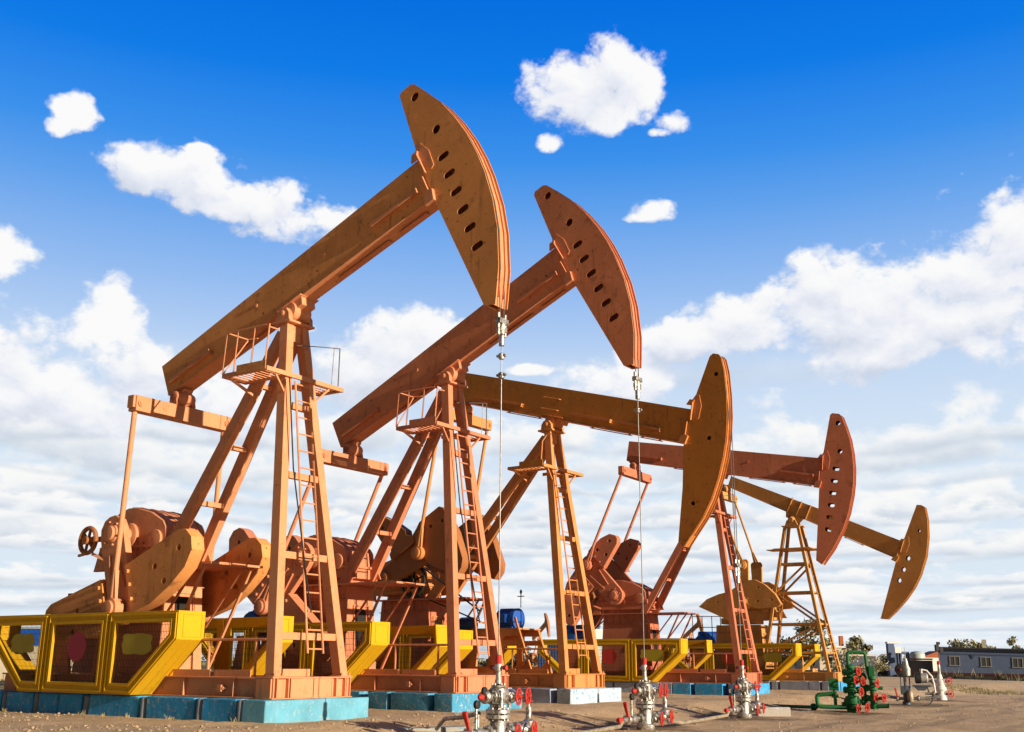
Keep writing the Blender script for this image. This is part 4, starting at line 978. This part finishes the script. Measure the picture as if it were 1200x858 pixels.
def tree(name,loc,h,w,mat,label,cat='tree',group=None,n=1500,leaf=.16,seed=1,trunk=.4):
    R=thing(name,label,cat,loc,0,group); rnd=random.Random(seed)
    s=MB(); top=Vector((rnd.uniform(-.1,.1)*w,0,h*.75)); s.tube((0,0,-.3),tuple(top*.6),.05*h*.5,8,.03*h*.5)
    for i in range(7):
        a=rnd.random()*6.28; b0=Vector((0,0,h*trunk*rnd.uniform(.5,1.2))); s.tube(b0,(cos(a)*w*.36,sin(a)*w*.36,h*rnd.uniform(.55,.85)),.018*h,6,.006*h)
    s.build('trunk',M['bark'],R)
    s=MB(); foliage(s,(0,0,h*(1+trunk)*.5),w*.5,w*.5,h*(1-trunk)*.5,n,leaf,seed); s.build('crown',M[mat],R,0)
    return R
tree('tree',(35.2,130,GL),6.2,4.6,'leaf','rounded olive green tree behind the lattice tower legs',group='trees beyond the yard wall',seed=3,n=2200,leaf=.2,trunk=.25)
tree('tree',(32.0,134,GL),4.4,6.0,'leafgrey','low grey green tree left of the lattice tower ladder',group='trees beyond the yard wall',seed=4,n=1800,leaf=.2,trunk=.2)
tree('tree',(43.6,140,GL),4.6,3.4,'leaf','small olive tree just left of the green manifold loop',group='trees beyond the yard wall',seed=5,n=1500,leaf=.2,trunk=.25)
tree('tree',(66.,160,GL),4.9,7.5,'leaf','wide olive tree over the roof of the blue grey building, left of two',group='trees beyond the yard wall',seed=6,n=2200,leaf=.22,trunk=.2)
tree('tree',(72.6,160,GL),5.4,4.0,'leafgrey','narrow grey tree over the middle of the building roof',group='trees beyond the yard wall',seed=7,n=900,leaf=.2,trunk=.3)
tree('tree',(77.5,160,GL),5.3,6.5,'leafgrey','pale tree over the right end of the building roof',group='trees beyond the yard wall',seed=8,n=1800,leaf=.22,trunk=.25)
tree('bush',(40.0,118,GL),2.6,3.0,'leafdark','dark green bush right of the stone arch','bush','bushes along the boundary wall',seed=9,n=1400,leaf=.12,trunk=.05)
tree('bush',(38.0,119,GL),2.3,2.2,'leafdark','dark bush inside the stone arch','bush','bushes along the boundary wall',seed=10,n=900,leaf=.12,trunk=.05)
tree('bush',(45.5,150,GL),4.2,5.,'leaf','mid green bush behind the grey gate pillar','bush','bushes along the boundary wall',seed=12,n=1200,leaf=.2,trunk=.1)
tree('dry_bush',(.12,58,0),2.15,2.6,'leafgrey','dry grey green bush seen through the orange motor stand','bush','bushes behind the pumpjacks',seed=13,n=2600,leaf=.07,trunk=.05)
tree('dry_bush',(-3.3,60,0),1.9,2.6,'dry','straw coloured bush between the second pumpjack legs','bush','bushes behind the pumpjacks',seed=14,n=2400,leaf=.07,trunk=.05)
tree('dry_bush',(-19.,52,0),1.6,5.,'dry','straw coloured bush seen through the large mesh guard','bush','bushes behind the pumpjacks',seed=15,n=3000,leaf=.07,trunk=.03)
tree('dry_bush',(24.,78,0),1.7,4.5,'leafgrey','low grey bush under the lattice tower','bush','bushes behind the pumpjacks',seed=16,n=1800,leaf=.09,trunk=.03)
s=MB()
for k in range(260):
    x=random.gauss(24.2,1.6);y=random.gauss(57.5,2.4); 
    if hypot((x-24.2)/3,(y-57.5)/4.5)<1: blades(s,x,y,gz(x,y),.18,.16,7,.6)
for k in range(160):
    t=random.random(); x=38.6+random.uniform(-.8,.1)+ (1-t)*.6; y=70+t*52; blades(s,x,y,gz(x,y),.25,random.choice((.2,.3,.3,.9)),5,.5)
tag(s.build('weeds',M['grass']),kind='stuff')
s=MB()
for k in range(8):
    x=random.uniform(-7.2,1.1); a=world(1,x,-1.42-abs(random.gauss(0,.05))); blades(s,a[0],a[1],gz(a[0],a[1]),.07,.09,9,.7)
for k in range(700):
    x=random.uniform(-34,16);y=random.uniform(54,75); blades(s,x,y,0.,.5,.55,8,.5)
tag(s.build('dry_grass',M['dry']),kind='stuff')
# distant scrub along the horizon
s=MB(); rnd=random.Random(5)
for k in range(150):
    x=-260+k*4.2+rnd.uniform(-2,2); y=rnd.uniform(255,330); foliage(s,(x,y,rnd.uniform(.5,1.8)),rnd.uniform(4,8),3,rnd.uniform(1.,2.6),130,.75,k)
tag(s.build('treeline',M['leafgrey']),kind='stuff')
bm=bmesh.new()
def hill(x0,x1,y,h,sd):
    vs=[];n=80
    for i in range(n+1):
        x=x0+(x1-x0)*i/n; t=i/n; z=h*sin(pi*t)*(.75+.35*noise.noise(Vector((x*.004,sd,0)))); vs.append((bm.verts.new((x,y,-2)),bm.verts.new((x,y+60,max(z,0)*.9-1)),bm.verts.new((x,y+260,-2))))
    for i in range(n):
        for k in (0,1): bm.faces.new((vs[i][k],vs[i+1][k],vs[i+1][k+1],vs[i][k+1])).smooth=True
hill(-700,500,1700,9,1.); hill(150,1500,2100,15,3.)
me=bpy.data.meshes.new('hills'); bm.to_mesh(me); bm.free(); me.materials.append(flat('far_scrub_hills',(.16,.17,.15),.95,.2,.02)); tag(link(bpy.data.objects.new('hills',me)),kind='structure')

# ------------------------------------------------------------------ background yard
# boundary wall
def bwall():
    R=thing('boundary_wall','low sandy wall with red oxide rail and posts across the far yard','wall',(0,0,0))
    P=[(33.,175),(39.54,121.75),(39.72,86.88),(43.,62.)]
    s=MB();t=MB()
    for p,q in zip(P[:-1],P[1:]):
        s.bar((*p,GL+.2),(*q,GL+.2),.2,.6); t.bar((*p,GL+.63),(*q,GL+.63),.3,.26)
    s.build('wall_face',M['wallyel'],R); t.build('rail',M['rail'],R)
    for p,q in zip(P[:-1],P[1:]):
        L=hypot(q[0]-p[0],q[1]-p[1]);n=max(1,round(L/9))
        for i in range(n): k=(i+.5)/n; s=MB(); x=p[0]+(q[0]-p[0])*k;y=p[1]+(q[1]-p[1])*k; s.box(x-.22,x+.22,y-.3,y+.3,GL-.1,GL+.64); s.build('post',M['rail'],R,.01)
bwall()
def building():
    A=Vector((42.13,110.,0)); rz=-.365; L=8.9; d=Vector((cos(rz),sin(rz),0)); Bv=A+d*L
    R=thing('yard_building','long low blue grey building with dark roof line and dusty windows','building',(A.x,A.y,GL),rz)
    R.rotation_euler=(0,.026,rz)
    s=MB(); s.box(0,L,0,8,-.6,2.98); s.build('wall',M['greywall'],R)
    s=MB(); s.box(-.25,L+.1,-.3,8.2,2.99,3.16); rf=s.build('roof',M['rooftar'],R,.01)
    s=MB(); s.box(4.1,4.5,2,2.6,3.1,4.0); s.build('chimney',M['cream'],rf)
    s=MB(); s.tube((-.1,-.16,2.93),(L,-.16,2.93),.06,8); s.tube((L-.1,-.1,2.9),(L-.1,-.1,0),.05,8); s.build('gutter',M['greytrim'],R)
    s=MB(); s.box(.0,L,-.02,.0,.42,.55).box(.0,L,-.022,.0,2.45,2.55); s.build('trim_band',M['greytrim'],R)
    for k in (1.45,4.25,7.05):
        s=MB(); s.box(k-.47,k-.41,-.05,.06,1.45,2.32).box(k+.41,k+.47,-.05,.06,1.45,2.32).box(k-.41,k+.41,-.05,.06,2.26,2.32).box(k-.52,k+.52,-.09,.06,1.39,1.45).box(k-.02,k+.04,-.04,.06,1.45,2.26); w=s.build('window',M['winframe'],R)
        s=MB(); s.box(k-.41,k-.02,-.015,.02,1.45,2.26).box(k+.04,k+.41,-.015,.02,1.45,2.26); s.build('pane',M['glass'],w)
    s=MB(); s.prism([(2.9,2.5),(3.3,2.5),(3.1,2.1)],-.06,-.023); s.build('wall_lamp',M['greytrim'],R)
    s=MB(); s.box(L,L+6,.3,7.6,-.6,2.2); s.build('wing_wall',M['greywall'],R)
    s=MB(); s.box(L+.02,L+6.2,.1,7.8,2.21,2.36); s.build('wing_roof',M['rooftar'],R)
    # cream lean-to at the right end
    o=thing('cream_annex','cream rendered annex rising behind the right end of the blue grey building','building',(Bv.x,Bv.y,GL),rz)
    s=MB(); s.box(.4,7,9,14,0,3.0); s.build('wall',M['cream'],o); s=MB(); s.box(.3,7.2,8.8,14.2,3.01,3.15); s.build('roof',M['cream'],o)
    p=thing('loudspeaker_pole','thin pole with black loudspeakers at the left corner of the building','pole',(41.75,108.8,GL))
    s=MB(); s.tube((0,0,-.2),(0,0,3.1),.04,8); s.build('pole',M['slate'],p)
    s=MB(); s.box(-.28,.05,-.2,.2,2.75,3.35).box(.08,.42,-.2,.2,2.6,3.1).box(-.1,.2,-.15,.15,3.35,3.6); s.build('loudspeaker',M['black'],p,.03)
building()
def gatehouse():
    o=thing('yard_gate','dark grey sheet metal yard gate between the pillar and the blue grey building','gate',(39.3,112,GL))
    s=MB(); s.box(.7,3.0,0,.15,.1,1.85); s.build('gate_leaf',M['gate'],o,.01); s=MB(); s.box(.7,3.0,-.1,.2,1.9,2.05); s.build('gate_rail',M['rail'],o)
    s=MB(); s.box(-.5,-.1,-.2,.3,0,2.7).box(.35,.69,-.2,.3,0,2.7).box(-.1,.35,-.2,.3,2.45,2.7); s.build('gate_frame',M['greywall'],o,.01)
    o=thing('gate_pillar','tall pale grey two-part pillar standing left of the yard gate','pillar',(38.4,112,GL))
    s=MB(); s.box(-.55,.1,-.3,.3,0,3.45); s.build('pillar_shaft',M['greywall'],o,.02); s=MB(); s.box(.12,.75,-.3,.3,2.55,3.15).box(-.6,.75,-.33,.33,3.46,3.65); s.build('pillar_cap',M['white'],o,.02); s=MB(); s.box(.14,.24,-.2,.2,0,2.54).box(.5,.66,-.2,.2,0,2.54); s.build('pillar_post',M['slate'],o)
    o=thing('storage_tank','round white storage tank far behind the grey gate','tank',(82,225,GL)); 
    s=MB(); s.lathe([(1.5,0),(1.5,3.7),(1.1,4.1),(.2,4.25)],(0,0,0),(0,0,1),32); s.build('tank_shell',M['palegrey'],o)
    o=thing('stone_arch','pale round topped stone arch among dark bushes by the wall','arch',(41.9,124.5,GL))
    n=16; s=MB(); 
    out=[(1.35*cos(pi*i/n),1.3+1.3*sin(pi*i/n)) for i in range(n+1)]; inn=[(.95*cos(pi*i/n),1.3+.92*sin(pi*i/n)) for i in range(n+1)]
    s.prism([(1.35,0)]+out+[(-1.35,0),(-.95,0)]+inn[::-1]+[(.95,0)],-.25,.25); s.build('arch_ring',M['cream'],o)
    o=thing('low_house','low pale cream house with flat roof behind the green manifold','house',(41.5,150,GL))
    s=MB(); s.box(0,4.2,0,5,0,3.6); s.build('wall',M['cream'],o); s=MB(); s.box(-.2,4.4,-.2,5.2,3.62,3.85); s.build('roof',M['white'],o); s=MB(); s.box(3.2,3.7,1,1.5,3.8,5.2); s.build('chimney',M['rail'],o); s=MB(); s.box(1.0,1.7,-.03,.02,1.2,2.4); s.build('window',M['glass'],o)
    o=thing('shed','dark slate shed behind the lattice tower feet','shed',(29.5,98,GL))
    s=MB(); s.box(0,2.6,0,4,0,2.1); s.build('wall',M['slate'],o); s=MB(); s.box(-.1,2.7,-.15,4.1,2.11,2.25); s.build('roof',M['cream'],o)
    for i,(x,y,w,h,mt,lb) in enumerate(((60,230,9,4.6,'cream','low cream house with red roof far left of the white storage tank'),(96,260,8,4.8,'white','small white house far right of the white storage tank'))):
        o=thing('far_house',lb,'house',(x,y,GL)); s=MB(); s.box(0,w,0,6,0,h*.7); s.build('wall',M[mt],o); s=MB(); s.prism([(-.3,h*.7),(w+.3,h*.7),(w*.5,h)],-.3,6.3); s.build('roof',M['rail'],o)
gatehouse()
# behind the row, seen between the legs
o=thing('white_tank','upright white cylindrical tank between the orange stand and the slate container','tank',(3.3,60,-.05)); s=MB(); s.lathe([(.42,0),(.42,2.05),(.36,2.15),(.1,2.2)],(0,0,0),(0,0,1),24); s.build('tank_shell',M['palegrey'],o)
o=thing('navy_container','navy blue steel box beside the upright white tank','container',(2.2,64,-.05)); s=MB(); s.box(-.6,.75,-1,1,0,2.35); 
for k in range(9): s.box(-.58+k*.15,-.5+k*.15,-1.03,-1.0,.1,2.25)
s.build('container_body',M['navy'],o,.01); s=MB(); s.tube((.85,-1.05,0),(.85,-1.05,2.3),.05,8); s.build('corner_pipe',M['red'],o)
o=thing('slate_container','dark slate container with pale sunlit front behind the olive ochre post','container',(4.1,58,-.05),-.6); s=MB(); s.box(-1.3,.15,-.55,.9,0,2.95).box(-1.33,.18,-.6,.95,2.951,3.03)
for k in range(8): s.box(-1.25+k*.17,-1.17+k*.17,-.58,-.55,.1,2.9)
s.build('container_body',M['slate'],o,.01); s=MB(); s.box(.152,.2,-.5,1.2,0.05,2.85); s.build('sunlit_front',M['palegrey'],o,.01)  # pale grey panel puts the sunlight on this side into its colour
o=thing('site_cabin','white site cabin with blue band and window, far behind the large mesh guard','cabin',(-31.,62,-.05)); s=MB(); s.box(0,8.,0,3,0,2.75); s.build('wall',M['cream'],o)
s=MB(); s.box(3.2,8.02,-.03,0,1.85,2.75); s.build('blue_band',M['blue'],o); s=MB(); s.box(6.6,7.8,-.06,-.03,1.95,2.4); s.build('window',M['white'],o)
for i,k in enumerate((6.8,7.25)): s=MB(); s.box(k,k+.35,-.075,-.06,2.0,2.35); s.build('pane',M['glass'],o)
s=MB(); s.box(-.1,8.1,-.1,3.1,2.76,2.85); s.build('roof',M['palegrey'],o)
o=thing('pump_skid','small blue pump skid with thin rails behind the tawny pedestal','pump',(7.2,52.,0)); s=MB(); s.box(-.6,2.6,-.3,.3,1.9,2.2); s.lathe([(.22,0),(.22,.9)],(1.6,0,2.3),(1,0,0),16); s.build('pump_body',M['blue'],o,.02)
s=MB()
for k in (1.3,1.75,2.2,2.6): s.tube((k,-.3,2.2),(k,-.3,3.2),.02,6)
for z in (2.7,3.2): s.tube((1.3,-.3,z),(2.6,-.3,z),.02,6)
s.build('rail',M['slate'],o); s=MB(); s.box(-.5,-.4,-.3,.3,0,1.9).box(2.4,2.5,-.3,.3,0,1.9); s.build('legs',M['slate'],o)

# distant pumpjacks: copies of a whole unit
def copy_tree(o,parent=None):
    c=o.copy(); COL.objects.link(c)
    if parent is not None: c.parent=parent
    for ch in list(o.children): copy_tree(ch,c)
    return c
skipn=('polished_rod','bridle','hanging_cable')
for x,y,rz,sc,lb in ((28.6,176,-1.2,.74,'tiny orange pumpjack on the horizon left of the tawny pedestal'),(4.0,150,-1.2,.64,'tiny golden pumpjack on the horizon above the navy container')):
    c=copy_tree(PJ[1]); c.location=(x,y,-.2); c.rotation_euler=(0,0,rz); c.scale=(sc,sc,sc); c['label']=lb; c['group']='pumpjacks far off on the horizon'
    for ch in list(c.children):
        if ch.name.split('.')[0] in skipn:
            for q in list(ch.children): bpy.data.objects.remove(q)
            bpy.data.objects.remove(ch)

# ------------------------------------------------------------------ sky, sun, camera
SAZ=-.63; SEL=radians(12.)
sd=Vector((cos(SAZ)*cos(SEL),sin(SAZ)*cos(SEL),sin(SEL)))
L=bpy.data.lights.new('sun','SUN'); L.energy=5.; L.angle=radians(.5); L.color=(1.,.86,.66)
lo=link(bpy.data.objects.new('sun',L)); lo.rotation_euler=sd.to_track_quat('Z','Y').to_euler()
W=bpy.data.worlds.new('World'); S.world=W; W.use_nodes=True; nt=W.node_tree; g=G(nt); nt.nodes.clear()
sky=g.n('ShaderNodeTexSky',sky_type='NISHITA'); sky.sun_disc=False; sky.sun_elevation=SEL; sky.sun_rotation=atan2(sd.x,sd.y); sky.air_density=1.; sky.dust_density=.6; sky.ozone_density=2.
dirv=g.n('ShaderNodeTexCoord').outputs['Generated']; x,y,z=g.xyz(g.vm('NORMALIZE',dirv))
az=g.m('ARCTAN2',x,y); el=g.m('ARCSINE',z)
# clear-air colour by elevation (x10, brought back by the 0.1 background strength)
grad=g.ramp(g.m('DIVIDE',g.m('MAXIMUM',el,0.),1.6),[(0.,(.74,.84,.94)),(.10,(.66,.79,.94)),(.165,(.54,.70,.94)),(.2125,(.30,.515,.91)),(.256,(.127,.376,.88)),(.285,(.045,.295,.87)),(.33,(.004,.205,.83)),(.385,(.0,.155,.75)),(.62,(.0,.08,.42)),(1.,(.0,.05,.26))])
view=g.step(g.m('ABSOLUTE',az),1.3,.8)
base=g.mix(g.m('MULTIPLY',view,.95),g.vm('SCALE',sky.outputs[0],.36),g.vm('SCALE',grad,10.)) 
# clouds: cumulus at their own bearings plus a deck of small cumulus towards the horizon
def field(azn,eln,scale):
    p=g.comb(g.m('MULTIPLY',azn,scale),g.m('MULTIPLY',eln,scale*1.35),.37)
    return g.noise(p,1.,7,.56,.2)
def billow(azn,eln,scale,asp=1.3,det=2.,w_=.5):
    # rounded cauliflower lumps: fractal cell noise, gently warped
    p=g.comb(g.m('MULTIPLY',azn,scale),g.m('MULTIPLY',eln,scale*asp),w_)
    wv=g.n('ShaderNodeTexNoise'); g.put(wv.inputs['Vector'],p); wv.inputs['Scale'].default_value=1.7; wv.inputs['Detail'].default_value=4.
    p=g.vm('ADD',p,g.vm('SCALE',g.vm('SUBTRACT',wv.outputs['Color'],(.5,.5,.5)),.55))
    v=g.n('ShaderNodeTexVoronoi',feature='F1',normalize=True); g.put(v.inputs['Vector'],p); v.inputs['Scale'].default_value=1.; v.inputs['Detail'].default_value=det; v.inputs['Roughness'].default_value=.55; v.inputs['Lacunarity'].default_value=2.3
    return g.m('SUBTRACT',1.,v.outputs['Distance'])
PU=[(.070,.518,.050,.028),(.098,.535,.040,.026),(.125,.515,.025,.022),(.095,.497,.022,.016),(-.345,.425,.045,.020),(-.30,.420,.045,.024),(-.25,.408,.055,.024),(-.195,.393,.05,.016),(-.31,.446,.014,.005),(-.423,.461,.018,.014),(-.436,.445,.010,.007),(-.47,.332,.026,.022),(.139,.409,.022,.010),(.126,.404,.014,.005),(.163,.486,.016,.009),(.150,.478,.012,.004),(.036,.472,.011,.008),
    (.165,.290,.045,.017),(.235,.297,.06,.026),(.305,.315,.06,.042),(.365,.30,.075,.045),(.43,.305,.06,.045),(.35,.268,.06,.015),(.475,.36,.05,.035),(.425,.266,.025,.014),(.54,.31,.12,.08),
    (-.378,.278,.026,.040),(-.35,.243,.045,.024),(-.44,.222,.09,.034),(-.54,.24,.1,.06),(-.27,.225,.05,.025),(-.10,.288,.042,.030),(-.12,.258,.06,.028),(.10,.256,.05,.020),(.02,.265,.018,.005),(.115,.275,.022,.012),(-.21,.298,.018,.005)]
# the rest of the sky dome carries a few more of the same
rr=random.Random(4)
for _ in range(4): PU.append((rr.uniform(1.,5.6) if rr.random()<.5 else -rr.uniform(.9,2.2),rr.uniform(.22,.6),rr.uniform(.08,.2),rr.uniform(.04,.08)))
PU=[(a-2*pi if a>pi else a,e,sx,sy) for a,e,sx,sy in PU]
def blobs(a0,e0,small=0.):
    blob=None
    for a_,e_,sx,sy in PU:
        if sx<small: continue
        u1=g.m('DIVIDE',g.m('SUBTRACT',a0,a_),sx*1.15); v1=g.m('DIVIDE',g.m('SUBTRACT',e0,e_),sy*1.15)
        k=g.m('SUBTRACT',1.,g.m('ADD',g.m('MULTIPLY',u1,u1),g.m('MULTIPLY',v1,v1)))
        blob=k if blob is None else g.m('SMOOTH_MAX',blob,k,.35)
    return g.m('MAXIMUM',blob,-1.5)
def soft(a0,e0,k=0.): return g.m('ADD',g.m('MULTIPLY',blobs(a0,e0,k),.62),g.m('MULTIPLY',g.m('SUBTRACT',field(a0,e0,17.),.5),2.5))
d0=soft(az,el); d0b=soft(g.m('ADD',az,.007),g.m('ADD',el,.016),.04)
edge=g.m('MULTIPLY',g.m('SUBTRACT',billow(az,el,42.),.62),1.25)
dens=g.m('ADD',d0,edge)
a1=g.step(dens,-.08,.50)
lit=g.m('ADD',g.m('ADD',g.m('MULTIPLY',g.m('SUBTRACT',d0,d0b),.68),.69),g.m('MULTIPLY',edge,.16))
lit=g.m('SUBTRACT',lit,g.step(d0,.25,1.3,0.,.13))
# fields of small flat-based cumulus, row behind row, closing up towards the horizon
ep=g.m('MULTIPLY',g.m('LOGARITHM',g.m('ADD',g.m('MULTIPLY',g.m('MAXIMUM',el,-.03),16.),1.),2.718),.16)
def rows(N,sd,sc,cover,top):
    wob=g.noise(g.comb(g.m('MULTIPLY',az,3.2),g.m('MULTIPLY',el,5.),sd),1.,3,.5)
    ph=g.m('ADD',g.m('MULTIPLY',ep,N),g.m('MULTIPLY',wob,1.3)); idn=g.m('FLOOR',ph); r=g.m('SUBTRACT',ph,idn)
    zc=g.m('ADD',g.m('MULTIPLY',idn,5.37),sd)
    nz=g.noise(g.comb(g.m('MULTIPLY',az,sc),g.m('MULTIPLY',ep,sc*2.6),zc),1.,6,.55,.15)
    bl=g.m('SUBTRACT',billow(az,ep,sc*2.6,1.9,2.,sd),.62) if N<20 else g.m('MULTIPLY',g.m('SUBTRACT',nz,.5),.8)
    d=g.m('ADD',g.m('ADD',g.m('MULTIPLY',g.m('SUBTRACT',nz,.5),3.),g.m('MULTIPLY',bl,.9)),g.m('ADD',g.m('MULTIPLY',g.m('SUBTRACT',.5,r),1.5),cover))
    a=g.m('MULTIPLY',g.m('MULTIPLY',g.step(d,-.05,.55),g.step(r,0.,.16)),g.step(el,top,top-.06))
    l=g.m('ADD',g.m('ADD',g.m('MULTIPLY',r,1.25),.13),g.m('MULTIPLY',bl,.55))
    l=g.m('ADD',l,g.step(d,1.2,.1,0.,.36))
    return a,l
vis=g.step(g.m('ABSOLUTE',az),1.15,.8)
CR=[(0.,(.50,.585,.71)),(.35,(.62,.70,.80)),(.62,(.80,.85,.91)),(.82,(.94,.955,.975)),(1.,(1.,1.,.99))]
base=g.mix(g.m('MULTIPLY',g.m('MULTIPLY',g.step(el,.30,.16),vis),.42),base,(7.6,8.5,9.3,1))
out=base
for N,sd,sc,cover,top in ((17.,2.1,13.,.14,.285),(25.,8.7,17.,.08,.265),(38.,4.4,24.,.03,.19)):
    a,l=rows(N,sd,sc,cover,top)
    out=g.mix(g.m('MULTIPLY',a,vis),out,g.vm('SCALE',g.ramp(l,CR),9.5))
out=g.mix(a1,out,g.vm('SCALE',g.ramp(lit,[(0.,(.58,.63,.76)),(.35,(.70,.75,.86)),(.62,(.84,.87,.95)),(.82,(.945,.955,.985)),(1.,(1.,1.,1.))]),9.6))
out=g.mix(g.step(el,.05,.0,0.,.35),out,(8.,8.7,9.3,1))
# below the horizon: the colour of dry earth, seen by nothing but bounce light
out=g.mix(g.step(z,-.02,-.06),out,(1.6,1.2,.8,1))
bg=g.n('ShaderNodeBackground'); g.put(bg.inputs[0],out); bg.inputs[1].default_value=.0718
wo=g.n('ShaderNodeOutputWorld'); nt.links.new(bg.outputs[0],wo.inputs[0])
W.cycles.sampling_method='MANUAL'; W.cycles.sample_map_resolution=512

cam=bpy.data.cameras.new('camera'); cam.sensor_width=36; cam.sensor_fit='HORIZONTAL'; cam.lens=36*1265.3/1200; cam.clip_end=9000; cam.clip_start=.1
co=link(bpy.data.objects.new('camera',cam)); co.matrix_world=Matrix.Translation((0,0,1.0159))@(Matrix.Rotation(pi/2+.2689,4,'X')@Matrix.Rotation(.0068,4,'Z'))
S.camera=co
S.view_settings.view_transform='Standard'; S.view_settings.look='None'; S.view_settings.exposure=.48; S.view_settings.gamma=1.
S.cycles.max_bounces=6; S.cycles.use_denoising=True
